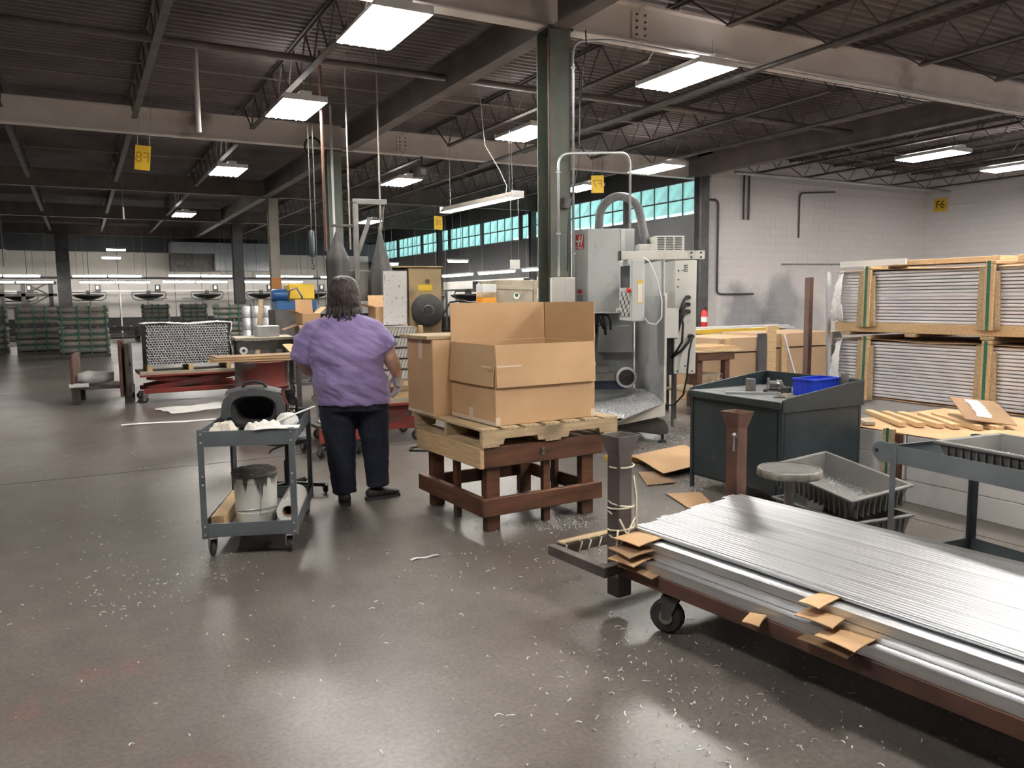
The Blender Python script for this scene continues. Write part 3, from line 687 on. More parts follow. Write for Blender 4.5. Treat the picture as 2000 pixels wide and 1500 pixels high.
    o = part('respirator_mask', M['paper'], None, lambda m: m.lathe([(0,.12),(.04,.115),(.065,.09),(.076,.04),(.078,0)], 20), loc=on(UC, UR, .455, .40, .679), smooth=True); tag(o, 'white cup shaped dust mask on the cart beside bottle', 'mask')
    o = part('white_stick', M['paper'], None, lambda m: m.bx(-.15,.15,-.008,.008,-.002,.002), loc=on(UC, UR, .50, .36, .79), rot=(.3,-.28,UR+.5), bevel=.001); tag(o, 'thin white strip leaning on the right cart rim', 'strip')
    o = part('marker_pen', mat('pink_plastic', (.75,.13,.16), rough=.4), None, lambda m: m.lathe([(0,0),(.012,0),(.013,.01),(.013,.1),(.009,.105),(.009,.12),(0,.122)], 12, axis='x'), loc=on(UC, UR, .33, .36, .695), rot=(0,0,UR-.3), auto=40); tag(o, 'short pink capped marker by the black bag', 'pen')
    # dark bottle with white print
    t = thing('drink_bottle', 'black bottle with white lettering behind the dust mask', 'bottle', on(UC, UR, .42, .85, .679))
    part('bottle_body', mat('bottle_black', (.012,.011,.013), rough=.22), t, lambda m: m.lathe([(0,0),(.046,0),(.05,.006),(.05,.135),(.046,.155),(.03,.17),(.03,.185)], 22), auto=35)
    part('bottle_cap', M['black'], t, lambda m: (m.lathe([(.034,.185),(.036,.187),(.036,.215),(.03,.22),(.0,.22)], 18), m.tube([(.0,0,.22),(.02,0,.245),(.03,0,.24),(.034,0,.2)], .006, 6)), auto=40)
    for k, (tx, z) in enumerate((('Una', .105), ('Dat', .075))):
        text(tx, .04, (-.035, -.0515, z), t, M['paper'], rz=.35, name='bottle_print', cyl=.0512)
def text(s, size, loc, parent, mm, rz=0, name='lettering', mirror=False, rx=PI/2, cyl=None, align='LEFT', extrude=.0008):
    c = bpy.data.curves.new(name, 'FONT'); c.body = s; c.size = size; c.extrude = extrude; c.align_x = align; c.align_y = 'CENTER'
    tmp = bpy.data.objects.new(name, c); COL.objects.link(tmp)
    me = bpy.data.meshes.new_from_object(tmp.evaluated_get(bpy.context.evaluated_depsgraph_get()))
    bpy.data.objects.remove(tmp)
    if mirror:
        for v in me.vertices: v.co.x *= -1
        me.flip_normals()
    if cyl:
        R_ = cyl
        for v in me.vertices:
            a = v.co.x/R_-.8; v.co = Vector((R_*math.sin(a)+.035, v.co.y, R_*math.cos(a)-R_*1.0+v.co.z))
    me.materials.append(mm)
    o = bpy.data.objects.new(name, me); COL.objects.link(o); o.location = loc; o.rotation_euler = (rx, 0, 0 if cyl else rz)
    if cyl: o.location = (loc[0], 0-.0002, loc[2]); o.location.y = -cyl
    if parent: o.parent = parent
    return o
cart_load()
def task_stool():
    t = thing('task_stool', 'black wheeled task stool half hidden behind the grey cart', 'stool', (1.335, 6.13, 0))
    part('gas_lift', M['black'], t, lambda m: m.lathe([(.028,.07),(.028,.28),(.018,.285),(.018,.4),(.03,.405),(.03,.42)], 14), auto=40)
    for k in range(5):
        a = 2*PI*k/5-.35; c, s = math.cos(a), math.sin(a)
        part('base_arm', M['black'], t, lambda m: m.bar((.02*c,.02*s,.1), (.28*c,.28*s,.075), .035, .025))
        cc = caster(t, (.28*c, .28*s, 0), .028, .022, 'black', 'black', swivel=a)
    part('seat', M['black'], t, lambda m: m.lathe([(0,.42),(.17,.42),(.19,.435),(.195,.46),(.18,.478),(.0,.485)], 26), auto=40)
    part('lever', M['dsteel'], t, lambda m: m.tube([(-.02,0,.4),(-.12,-.05,.385),(-.15,-.06,.36)], .007, 6))
task_stool()
# ---------------------------------------------------------------- timber stand, pallet and cartons
ST = (2.2, 4.44, 0); SR = .055
def timber_stand():
    t = thing('timber_stand', 'dark stained timber stand carrying a pallet and cartons', 'stand', ST, SR)
    d = M['wooddk']; S_ = .92
    def leg(x, y, w=.085, l=.085, z1=.425, z0=0): B('leg', d, t, x, x+w, y, y+l, z0, z1, bevel=.004)
    leg(.03,.03,.1,.06); leg(S_-.13,.03,.1,.06); leg(.03,S_-.09,.1,.06); leg(S_-.13,S_-.09,.1,.06)
    leg(.47,.03,.055,.04); leg(.0+.03,.45,.04,.055); leg(S_-.07,.45,.04,.055); leg(.47,S_-.07,.055,.04)
    # skirts
    for nm, mm, a in (('top_rail', d, (0, S_+.03, 0, .03, .425, .56)), ('top_rail', M['wood'], (-.03, 0, 0, S_+.04, .425, .56)), ('top_rail', d, (0, S_, S_-.03, S_, .425, .555)), ('top_rail', d, (S_-.03, S_, .03, S_-.03, .425, .555)),
                      ('lower_rail', d, (-.02, S_+.02, -.01, .03, .11, .225)), ('lower_rail', d, (-.022, .03, .03, S_+.04, .11, .225)), ('lower_rail', d, (0, S_, S_-.03, S_, .12, .22)), ('lower_rail', d, (S_-.03, S_, .03, S_-.03, .12, .22))):
        L = max(a[1]-a[0], a[3]-a[2]); along_x = (a[1]-a[0]) > (a[3]-a[2])
        m = MB().box((0,0,0), (L, min(a[1]-a[0], a[3]-a[2]), a[5]-a[4]))
        m.build(nm, mm, t, loc=((a[0]+a[1])/2, (a[2]+a[3])/2, (a[4]+a[5])/2), rot=(0,0,0 if along_x else PI/2), bevel=.004)
    for k in range(7):
        B('top_board', d, t, .0+k*.13, .125+k*.13, .03, S_-.03, .536, .558, bevel=.003)
    part('bolt_head', M['steel'], t, lambda m: m.cyl((.44,-.014,.515), (.44,.0,.515), .012, 8))
    part('bolt_head', M['steel'], t, lambda m: m.cyl((.44,-.014,.485), (.44,.0,.485), .012, 8))
timber_stand()
def pallet(name, label, loc, rz, W, D, H=.12, n=7, mm='wood2', stringers=3, notched=True):
    t = thing(name, label, 'pallet', loc, rz)
    for k in range(stringers):
        y = k*(D-.04)/(stringers-1)
        if notched:
            z0, z1 = .015, H-.016
            pr = [(0,z0),(.14*W,z0),(.15*W,z0+.035),(.38*W,z0+.035),(.39*W,z0),(.61*W,z0),(.62*W,z0+.035),(.85*W,z0+.035),(.86*W,z0),(W,z0),(W,z1),(0,z1)]
            part('stringer', M[mm], t, lambda m: m.prism(pr, 'y', y, y+.04))
        else: B('stringer', M[mm], t, 0, W, y, y+.04, .015, H-.016)
    for k in range(n):
        w = W/n*.78; x = k*(W-w)/(n-1)
        m = MB().box((0,0,0), (D, w, .016)); m.build('deck_board', M[mm], t, loc=(x+w/2, D/2, H-.008), rot=(0,0,PI/2), bevel=.002)
    for k in (0, 3, 6):
        w = W/n*.8; x = k*(W-w)/6
        m = MB().box((0,0,0), (D, w, .015)); m.build('bottom_board', M[mm], t, loc=(x+w/2, D/2, .0075), rot=(0,0,PI/2), bevel=.002)
    return t
pallet('wooden_pallet', 'weathered wooden pallet on the dark timber stand under the open carton', on(ST, SR, -.02, -.015, .561), SR-.01, 1.08, 1.05)
def carton(name, label, loc, rz, W, D, H, flaps, mm='card', tapes=(), double=False):
    """open-top corrugated carton; flaps: dict side -> (length, angle from vertical outward in rad)"""
    t = thing(name, label, 'cardboard box', loc, rz); c = M[mm]; th = .006
    part('side_panel', c, t, lambda m: m.bx(0, W, 0, th, 0, H), bevel=.002); part('side_panel', c, t, lambda m: m.bx(0, W, D-th, D, 0, H), bevel=.002)
    part('side_panel', c, t, lambda m: m.bx(0, th, th, D-th, 0, H), bevel=.002); part('side_panel', c, t, lambda m: m.bx(W-th, W, th, D-th, 0, H), bevel=.002)
    B('bottom', c, t, th, W-th, th, D-th, 0, th, bevel=0)
    for s, (L, ang, tr) in flaps.items():
        # flap built in (along, out, up) then placed
        wd = W if s in 'fb' else D
        def P(a, o, z):
            return {'f': (a, -o, z), 'b': (W-a, D+o, z), 'l': (-o, D-a, z), 'r': (W+o, a, z)}[s]
        def fl(m):
            n = 6; co, si = math.cos(ang), math.sin(ang)
            vs = []
            for k in range(2):
                for i in range(n+1):
                    for j in range(3):
                        a = tr+(wd-2*tr)*i/n if j else .004+(wd-.008)*i/n; l = L*j/2
                        bow = .006*math.sin(PI*i/n)*j/2
                        o_ = l*si+k*th*co+bow; z_ = H+l*co-k*th*si
                        q = P(a, o_, z_); vs.append(q)
            N_ = 3*(n+1); fs = []
            for i in range(n):
                for j in range(2):
                    q = i*3+j; fs += [(q, q+3, q+4, q+1), (q+N_, q+1+N_, q+4+N_, q+3+N_)]
            for i in range(n):
                for j in (0, 2): q = i*3+j; fs.append((q, q+N_, q+3+N_, q+3))
            for i in (0, n):
                for j in range(2): q = i*3+j; fs.append((q, q+1, q+1+N_, q+N_))
            m.add(vs, fs)
        part('flap', c, t, fl)
    for (a0, a1, z0, z1, s) in tapes:
        e = .0012
        B('tape', M['tape'], t, *((a0, a1, -e, 0) if s == 'f' else (-e, 0, a0, a1)), z0, z1, bevel=0)
    return t
def cartons():
    t = carton('open_carton', 'large open cardboard box with raised flaps on the pallet', on(ST, SR, .115, .05, .6825), SR-.005, .80, .62, .525,
           {'b': (.27, .03, .004), 'r': (.27, -.02, .006), 'f': (.275, PI-.06, .004), 'l': (.27, PI-.07, .004)},
           tapes=((.0, .035, .0, .055, 'f'), (.765, .8, .0, .055, 'f'), (.0, .62, 0, .028, 'l'), (.3, .36, 0, .09, 'l')))
    part('tape', M['tape'], t, lambda m: (m.bx(-.012, .17, -.0465, -.044, .385, .395)))
    part('tape', M['tape'], t, lambda m: (m.bx(-.0465, -.044, -.015, .10, .383, .393)))
    # second carton behind, with a board on it
    carton('lidded_carton', 'tall cardboard box under a board, left behind the open box', on(ST, SR, -.02, .68, .6825), SR, .60, .43, .54, {}, tapes=((.17, .23, .40, .54, 'l'), (.0, .43, .0, .02, 'l')))
    o = B('plywood_board', M['wood2'], None, 0, .70, 0, .46, 0, .028); o.location = on(ST, SR, .29, .925, .6825+.54+.0145); o.rotation_euler = (0,0,SR+.01); tag(o, 'pale plywood board lying on the tall box', 'board')
cartons()
# ---------------------------------------------------------------- dark steel cabinet bench
CB = (4.19, 3.85, 0); CR = .0
def bench():
    t = thing('steel_cabinet', 'dark green black steel bench cabinet with scuffed panels', 'cabinet', CB, CR); c = M['cab']; W, D = .82, .93
    B('body', c, t, .012, W-.012, .012, D-.012, .1, .735)
    part('side_panel', c, t, lambda m: m.bx(0, .012, .04, D-.04, .12, .70), bevel=.003)
    part('side_panel', c, t, lambda m: m.bx(.03, W-.03, 0, .012, .12, .72), bevel=.003)
    part('top', mat('bench_top', (.12,.125,.125), (.2,.205,.205), rough=.45, scale=6, metal=.3), t, lambda m: m.bx(-.008, W, 0.003, D, .74, .775), bevel=.003)
    part('front_lip', c, t, lambda m: m.bx(-.022, -.008, -.005, D+.005, .725, .777), bevel=.003)
    part('side_lip', c, t, lambda m: m.prism([(-.0,.70),(W+.01,.70),(W+.01,.885),(W-.05,.885),(.03,.80),(.0,.79)], 'y', -.012, .002), bevel=.002)
    part('side_lip', c, t, lambda m: m.prism([(-.0,.74),(W+.01,.74),(W+.01,.885),(W-.05,.885),(.03,.80),(.0,.79)], 'y', D-.002, D+.012), bevel=.002)
    part('back_lip', c, t, lambda m: m.bx(W-.005, W+.01, 0, D, .70, .885), bevel=.002)
    for x in (0, W-.03):
        for y in (0.0, D-.03): B('leg', c, t, x, x+.03, y, y+.03, 0, .74)
    part('handle', M['steel'], t, lambda m: (m.cyl((-.0,.36,.6), (-.03,.36,.6), .008, 8), m.cyl((-.03,.36,.61), (-.025,.33,.53), .006, 6)))
    ZT = .7755
    def put(name, lab, cat, mm, fn, x, y, rz=0, z=ZT, **k): return tag(part(name, mm, None, fn, loc=(CB[0]+x, CB[1]+y, z), rot=(0,0,rz), **k), lab, cat)
    # blue bin
    b = thing('plastic_bin', 'blue ribbed plastic bin on the dark cabinet', 'bin', (CB[0]+.40, CB[1]+.09, ZT), .06)
    def binb(m):
        a, l, h = .30, .17, .125
        m.bx(.008, a-.008, .008, l-.008, 0, .004)
        for x0, x1, y0, y1 in ((0,a,0,.005),(0,a,l-.005,l),(0,.005,.005,l-.005),(a-.005,a,.005,l-.005)): m.bx(x0,x1,y0,y1,0,h)
    part('bin_wall', M['blue'], b, binb, bevel=.001)
    part('bin_rim', M['blue'], b, lambda m: (m.bx(-.01,.31,-.01,.005,.115,.128), m.bx(-.01,.31,.165,.18,.115,.128), m.bx(-.01,.005,.005,.165,.115,.128), m.bx(.295,.31,.005,.165,.115,.128)), bevel=.002)
    for k in range(13): B('rib', M['blue'], b, .012+k*.0225, .018+k*.0225, -.004, 0, .0, .116, bevel=0)
    for k in range(7): B('rib', M['blue'], b, -.004, 0, .012+k*.0225, .018+k*.0225, .0, .116, bevel=0)
    put('steel_block', 'upright rough steel block at the left of the bench top', 'steel block', M['steel'], lambda m: m.bx(-.02,.02,-.035,.035,0,.095), .33, .62, .1, bevel=.003)
    put('steel_plate', 'square steel plate standing on the bench beside blue bin', 'steel plate', M['steel'], lambda m: (m.bx(-.006,.006,-.05,.05,.0,.16),), .73, .08, PI/2+.2, bevel=.002)
    put('chuck_jaw', 'round machined steel chuck on the bench top', 'chuck', M['steel'], lambda m: m.lathe([(0,0),(.06,0),(.063,.004),(.063,.05),(.05,.065),(.0,.065)], 20), .55, .58, auto=40)
    w = put('wrench', 'bright open ended wrench propped on the bench', 'wrench', M['galv'], lambda m: m.prism([(-.11,-.008),(-.125,-.02),(-.15,-.018),(-.14,-.006),(-.14,.006),(-.15,.018),(-.125,.02),(-.11,.008),(.1,.006),(.115,.016),(.14,.012),(.14,-.012),(.115,-.016),(.1,-.006)], 'z', -.004, .004), .45, .42, .9, z=ZT+.062); w.rotation_euler = (.1,.3,.6)
    put('clamp', 'black forked clamp tool lying on the bench', 'clamp', M['black'], lambda m: (m.tube([(-.1,0,.01),(0,.02,.012),(.06,.05,.05),(.08,.06,.09)], .012, 7), m.tube([(0,.02,.012),(.09,-.02,.015)], .011, 7)), .42, .5, .3, z=ZT+.004, smooth=True)
    put('pry_bar', 'long bright square bar on the bench before the chuck', 'bar', M['galv'], lambda m: m.bx(-.2,.2,-.009,.009,0,.018), .185, .45, -.7, bevel=.002)
    put('rule', 'thin bright steel rule along the left bench edge', 'ruler', M['galv'], lambda m: m.bx(-.17,.17,-.008,.008,0,.004), .13, .78, -.9)
    g = put('work_glove', 'crumpled grey brown work glove by the blue bin', 'glove', mat('dirty_glove', (.2,.17,.14), (.12,.1,.085), rough=.9, scale=30), lambda m: m.grid(lambda u, v: (-.09+.18*u, -.05+.1*v, .004+.035*min(1,6*min(u,1-u,v,1-v))*(.5+.5*mnoise.noise((u*5,v*5,.3)))), 16, 12), .25, .2, .3, smooth=True)
    g.modifiers.new('s', 'SOLIDIFY').thickness = .004
    put('vise_block', 'small dark steel block touching the blue bin', 'steel block', M['dsteel'], lambda m: (m.bx(-.03,.03,-.03,.03,0,.05), m.cyl((0,-.03,.03),(0,.06,.03),.018,10)), .40, .33, .4, bevel=.002)
    for k in range(40):
        pass
bench()
def shop_stool():
    t = thing('shop_stool', 'round grey shop stool with worn metal rim', 'stool', (3.58, 3.22, 0))
    part('seat', mat('stool_seat', (.085,.078,.07), (.125,.115,.105), rough=.65, scale=9), t, lambda m: m.lathe([(0,.503),(.165,.503),(.172,.498)], 32), auto=40)
    part('seat_rim', mat('stool_rim', (.3,.285,.255), (.13,.12,.11), rough=.4, metal=.6, scale=16), t, lambda m: m.lathe([(.165,.505),(.176,.505),(.182,.498),(.184,.465),(.178,.458),(.0,.458)], 32, cap=False), auto=40)
    part('pedestal', M['steel'], t, lambda m: m.lathe([(.05,.458),(.05,.44),(.028,.43),(.026,.05),(.16,.03),(.17,0),(0,0)], 20), auto=40)
shop_stool()
def ribbed_tray(name, label, loc, rot, L=.68, W=.46, H=.13, parent=None):
    t = thing(name, label, 'tray', loc); t.rotation_euler = rot; g = M['gplastic']
    def wall(m):
        a, b_ = .035, 0  # floor inset
        o = [(a,a),(W-a,a),(W-a,L-a),(a,L-a)]; u = [(0,0),(W,0),(W,L),(0,L)]; th = .005
        for i in range(4):
            j = (i+1) % 4
            c = Vector((W/2, L/2))
            inn = lambda q: (q[0]+(c.x-q[0])*.025, q[1]+(c.y-q[1])*.025)
            m.add([(*o[i],0),(*o[j],0),(*u[j],H),(*u[i],H),(*inn(o[i]),.004),(*inn(o[j]),.004),(*inn(u[j]),H),(*inn(u[i]),H)], [(0,1,2,3),(7,6,5,4),(3,2,6,7),(0,4,5,1)])
        m.bx(a, W-a, a, L-a, 0, .004)
    part('tray_wall', g, t, wall)
    part('tray_rim', g, t, lambda m: (m.bx(-.018,.006,-.018,L+.018,H-.012,H+.004), m.bx(W-.006,W+.018,-.018,L+.018,H-.012,H+.004), m.bx(.006,W-.006,-.018,.006,H-.012,H+.004), m.bx(.006,W-.006,L-.006,L+.018,H-.012,H+.004)), bevel=.004)
    n = 15
    rib = MB().prism([(.0,0),(.035,0),(.0,H-.012)], 'y', -.003, .003).mesh('rib'); rib.materials.append(g)
    for k in range(n):
        y = .05+k*(L-.1)/(n-1)
        link(rib, 'rib', None, t, (0.0,y,0)); link(rib, 'rib', None, t, (W,y,0), (0,0,PI))
    for k in range(9):
        x = .05+k*(W-.1)/8
        link(rib, 'rib', None, t, (x,0.0,0), (0,0,PI/2)); link(rib, 'rib', None, t, (x,L,0), (0,0,-PI/2))
    return t
ribbed_tray('plastic_tray', 'dirty grey ribbed tray, lower of two by the round stool', (3.92, 3.04, .0), (0,0,-.12), H=.17)
def upper_tray():
    t = ribbed_tray('plastic_tray', 'tilted grey ribbed tray with swarf, upper of two by stool', (3.90, 3.04, .185), (0.12,-.10,-.10))
    o = MB()
    for k in range(90):
        x, y = random.gauss(.36,.04), random.uniform(.08,.55); a = random.uniform(0,PI)
        o.bar((x,y,.006+random.uniform(0,.01)), (x+.014*math.cos(a), y+.014*math.sin(a), .008+random.uniform(0,.012)), .003, .002)
    q = o.build('swarf', M['chips'], t); q['kind'] = 'stuff'
upper_tray()
def cart_tray():
    v = on((3.44,1.615,0), -.10, .1, .1, .68)
    t = ribbed_tray('plastic_tray', 'grey ribbed plastic tray of paper strips on the right cart', v, (0,0,-.10), L=.64, W=.44, H=.115)
    # white folded paper strips inside
    for k in range(9):
        o = MB().grid(lambda u, w: (-.12+.24*u, -.018+.036*w, .008*math.sin(9*w+2*u)+.005*u), 8, 4, (0,0,.002)).build('paper_strip', M['paper'], None, loc=on(v, -.10, .22+random.uniform(-.02,.02), .1+k*.048, v[2]+.03+random.uniform(0,.02)), rot=(random.uniform(-.1,.25), random.uniform(-.1,.1), -.158+random.uniform(-.3,.3)))
        tag(o, 'white paper strip in the right cart tray, %s from the near end' % ['first','second','third','fourth','fifth','sixth','seventh','eighth','ninth'][k], 'paper strip', 'paper strips in the right tray')
cart_tray()
# ================================================================ PERSON
def build_person():
    PX = (1.718, 5.675, 0); RZ = -.30
    t = thing('person', 'person seen from behind in purple tee shirt and dark jeans', 'person', PX, RZ)
    skin = mat('skin', (.66,.42,.33), (.59,.36,.275), rough=.55, scale=6)
    shirt = mat('purple_cotton', (.285,.215,.43), (.235,.175,.365), rough=.9, scale=5, detail=8, bump=.12, bscale=160, sheen=.2)
    jean = mat('navy_denim', (.006,.009,.021), (.011,.016,.034), rough=.85, scale=7, bump=.15, bscale=200)
    hairm = mat('brown_hair', (.016,.009,.007), (.04,.022,.017), rough=.5, scale=3, stretch=(14,14,.7), bump=.5, bscale=9)
    glove = mat('white_glove', (.72,.70,.68), (.6,.58,.56), rough=.9, scale=25, bump=.2, bscale=120)
    shoe = mat('black_shoe', (.014,.014,.015), (.03,.03,.031), rough=.6, scale=12)
    def loft(m, secs, n=20):
        """secs: (cx, cy, cz, rx, ry) horizontal ellipses (superellipse-ish), closed ends"""
        base = len(m.v)
        for (cx, cy, cz, rx, ry) in secs:
            for k in range(n):
                a = 2*PI*k/n; c, s = math.cos(a), math.sin(a)
                m.v.append((cx+rx*math.copysign(abs(c)**.85, c), cy+ry*math.copysign(abs(s)**.85, s), cz))
        for j in range(len(secs)-1):
            for k in range(n): m.f.append((base+j*n+k, base+j*n+(k+1) % n, base+(j+1)*n+(k+1) % n, base+(j+1)*n+k))
        m.f.append(tuple(base+k for k in range(n))[::-1]); e = base+(len(secs)-1)*n; m.f.append(tuple(e+k for k in range(n)))
    def fuse(o, vox, smooth=4, fac=.5):
        r = o.modifiers.new('fuse', 'REMESH'); r.mode = 'VOXEL'; r.voxel_size = vox; r.use_smooth_shade = True
        s = o.modifiers.new('smooth', 'SMOOTH'); s.iterations = smooth; s.factor = fac
    # joints (x right, y forward, z up)
    LS, LE, LW = (-.25,-.01,1.27), (-.335,.03,1.07), (-.235,.20,.945)
    RS, RE, RW = (.19,-.01,1.27), (.285,-.01,1.09), (.345,.085,.935)
    LH = (-.16,.26,.90)
    HC = (-.03,.03,1.575)
    # ---- body: one continuous skin surface under the clothes
    def body(m):
        loft(m, [(0,.0,.80,.2,.15),(-.01,.0,.95,.22,.17),(-.02,-.0,1.1,.21,.16),(-.025,-.01,1.25,.21,.13),(-.03,0,1.36,.19,.1),(-.045,.01,1.43,.085,.075),(-.04,.02,1.5,.062,.065),(-.03,.03,1.56,.05,.06)])
        m.tube([LS, (-.30,.0,1.2), LE, (-.30,.11,1.0), LW, LH], [.075,.07,.062,.054,.036,.03], 12)
        m.tube([RS, (.25,-.01,1.19), RE, (.32,.03,1.02), RW], [.075,.07,.062,.056,.036], 12)
        m.tube([(-.11,0,.86),(-.09,.02,.48),(-.07,0,.1)], [.09,.06,.04], 12); m.tube([(.12,.02,.86),(.16,.04,.48),(.17,.06,.1)], [.09,.06,.04], 12)
        m.lathe([(0,-.125),(.045,-.115),(.07,-.07),(.082,-.0),(.08,.05),(.055,.095),(0,.108)], 16, HC)
        # face: nose, brow, chin, ears on the far side
        m.lathe([(0,-.02),(.014,-.018),(.011,.02),(0,.03)], 8, (HC[0]-.01, HC[1]+.088, HC[2]-.015)); m.box((HC[0]-.01, HC[1]+.06, HC[2]-.1), (.05,.05,.04))
        for s in (-1, 1): m.lathe([(0,-.03),(.012,-.02),(.014,.01),(0,.03)], 8, (HC[0]+s*.083, HC[1]+.005, HC[2]-.01))
    b = part('body', skin, t, body); fuse(b, .011, 3)
    for s in (-1, 1): part('eye', mat('eye', (.75,.72,.7), rough=.2), t, lambda m: m.lathe([(0,-.012),(.01,-.006),(.01,.006),(0,.012)], 10, (HC[0]-.01+s*.032, HC[1]+.073, HC[2]+.0)), smooth=True)
    part('mouth', mat('lips', (.42,.16,.14), rough=.5), t, lambda m: m.tube([(HC[0]-.035,HC[1]+.075,HC[2]-.06),(HC[0]-.01,HC[1]+.084,HC[2]-.062),(HC[0]+.015,HC[1]+.075,HC[2]-.06)], [.003,.006,.003], 6), smooth=True)
    # ---- shirt
    def sh(m):
        loft(m, [(.018,.005,.745,.266,.192),(.015,.0,.83,.27,.2),(.005,-.005,.91,.276,.208),(-.01,-.01,.98,.266,.2),(-.015,-.012,1.03,.258,.19),(-.02,-.018,1.10,.272,.2),(-.025,-.022,1.18,.274,.188),(-.03,-.02,1.26,.255,.155),(-.03,-.012,1.32,.215,.13),(-.035,-.004,1.375,.165,.108),(-.045,.004,1.415,.118,.088),(-.055,.01,1.445,.082,.072)], 26)
        m.tube([(-.15,-.005,1.315),(-.235,-.005,1.285),(-.30,.0,1.2),(-.345,.018,1.06)], [.085,.095,.1,.096], 16)
        m.tube([(.09,-.005,1.315),(.165,-.008,1.285),(.225,-.012,1.21),(.275,-.01,1.135)], [.085,.095,.096,.09], 16)
    s_ = part('tee_shirt', shirt, t, sh); fuse(s_, .0105, 5, .6)
    ripple(s_, .012, .16); 
    tx = bpy.data.textures.new('fold', 'MUSGRAVE') if False else bpy.data.textures.new('fold', 'CLOUDS'); tx.noise_scale = .055; tx.noise_depth = 1
    em = bpy.data.objects.new('fold_direction', None); COL.objects.link(em); em.parent = t; em.location = (0,0,1.0); em.rotation_euler = (0,.5,0); em.scale = (1.6,1.6,.30); em.empty_display_size = .05
    tx.noise_scale = .15; tx.noise_depth = 2
    d = s_.modifiers.new('fold', 'DISPLACE'); d.texture = tx; d.strength = .034; d.texture_coords = 'OBJECT'; d.texture_coords_object = em
    sm = s_.modifiers.new('soften', 'SMOOTH'); sm.iterations = 1
    # draped folds as part of the cloth relief
    nt = shirt.node_tree; N = nt.nodes; L = nt.links; bs = N['Principled BSDF']
    tc = N.new('ShaderNodeTexCoord'); mp = N.new('ShaderNodeMapping'); mp.inputs['Rotation'].default_value = (0,.55,0); mp.inputs['Scale'].default_value = (2.2,2.5,11); L.new(tc.outputs['Object'], mp.inputs[0])
    nz = N.new('ShaderNodeTexNoise'); nz.inputs['Scale'].default_value = 1.5; nz.inputs['Detail'].default_value = 3; nz.inputs['Distortion'].default_value = .7; L.new(mp.outputs[0], nz.inputs['Vector'])
    bp = N.new('ShaderNodeBump'); bp.inputs['Strength'].default_value = .35; bp.inputs['Distance'].default_value = .022; L.new(nz.outputs['Fac'], bp.inputs['Height'])
    old = bs.inputs['Normal'].links[0].from_node; L.new(bp.outputs[0], old.inputs['Normal'])
    part('collar', shirt, t, lambda m: m.tube([(-.055+.082*math.cos(q), .008+.07*math.sin(q), 1.44-.012*math.sin(q)) for q in [2*PI*k/20 for k in range(21)]], .009, 6), smooth=True)
    # ---- jeans
    def je(m):
        loft(m, [(.02,.0,.70,.24,.165),(.02,.0,.78,.245,.18),(.02,0,.86,.24,.175)], 24)
        m.tube([(-.105,.0,.76),(-.10,.01,.62),(-.09,.02,.46),(-.08,.01,.28),(-.072,-.005,.12),(-.07,-.01,.075)], [.135,.128,.115,.1,.088,.092], 18)
        m.tube([(.145,.0,.76),(.155,.02,.62),(.165,.035,.46),(.172,.045,.28),(.178,.05,.14),(.18,.05,.105)], [.13,.122,.108,.095,.084,.088], 18)
    j = part('jeans', jean, t, je); fuse(j, .0115, 4, .5); ripple(j, .016, .07)
    # ---- shoes
    def shoe_mesh(m, c, yaw, lift=0):
        R = Matrix.Rotation(yaw, 3, 'Z')
        secs = [(-.115,.03,.02,.05),(-.105,.036,.0,.075),(-.06,.04,.0,.085),(0,.042,.0,.078),(.06,.047,.0,.062),(.11,.045,.0,.05),(.145,.032,.008,.04),(.158,.014,.015,.03)]
        n = 14; base = len(m.v)
        for (y, w, z0, z1) in secs:
            for k in range(n):
                a = 2*PI*k/n; x = w*math.cos(a); z = (z0+z1)/2+(z1-z0)/2*math.sin(a)
                v = R @ Vector((x, y, z)); m.v.append((c[0]+v.x, c[1]+v.y, c[2]+v.z+lift*max(0,(-y))*0))
        for jx in range(len(secs)-1):
            for k in range(n): m.f.append((base+jx*n+k, base+jx*n+(k+1) % n, base+(jx+1)*n+(k+1) % n, base+(jx+1)*n+k))
        m.f.append(tuple(base+k for k in range(n))[::-1]); e = base+(len(secs)-1)*n; m.f.append(tuple(e+k for k in range(n)))
    for c, yaw in (((-.07,.0,.012), .12), ((.195,.065,.016), -1.15)):
        part('shoe', shoe, t, lambda m: shoe_mesh(m, c, yaw), smooth=True, sub=1)
        part('shoe_sole', M['rubber'], t, lambda m: m.grid(lambda u, v: tuple(Vector((c[0],c[1],0.0)) + Matrix.Rotation(yaw,3,'Z') @ Vector(((v-.5)*2*(.045*math.sin(PI*min(max(u,.08),.94))**.35), -.118+.275*u, .0))), 14, 6, (0,0,.024)))
    # ---- hair
    def hair(m):
        loft(m, [(HC[0]-.005,HC[1]-.035,1.395,.075,.05),(HC[0]-.005,HC[1]-.04,1.42,.118,.075),(HC[0],HC[1]-.035,1.47,.122,.095),(HC[0],HC[1]-.025,1.53,.116,.108),(HC[0],HC[1]-.015,1.59,.112,.112),(HC[0],HC[1]-.01,1.64,.097,.1),(HC[0],HC[1]-.01,1.672,.068,.07),(HC[0],HC[1]-.01,1.685,.02,.02)], 24)
    h = part('hair', hairm, t, hair); fuse(h, .009, 3); ripple(h, .014, .04)
    # a few loose locks at the hem of the hair
    for k in range(30):
        a = PI+PI*(k+.5)/30; x, y = HC[0]+.115*math.cos(a), HC[1]-.035+.085*math.sin(a); L_ = random.uniform(.03,.15)
        part('hair_lock', hairm, t, lambda m: m.tube([(x,y,1.47),(x*1.0+random.uniform(-.01,.01),y-.012,1.42),(x+random.uniform(-.03,.03),y-.025,1.42-L_*.55),(x+random.uniform(-.045,.045),y-.03,1.42-L_)], [.012,.011,.006,.001], 5), smooth=True)
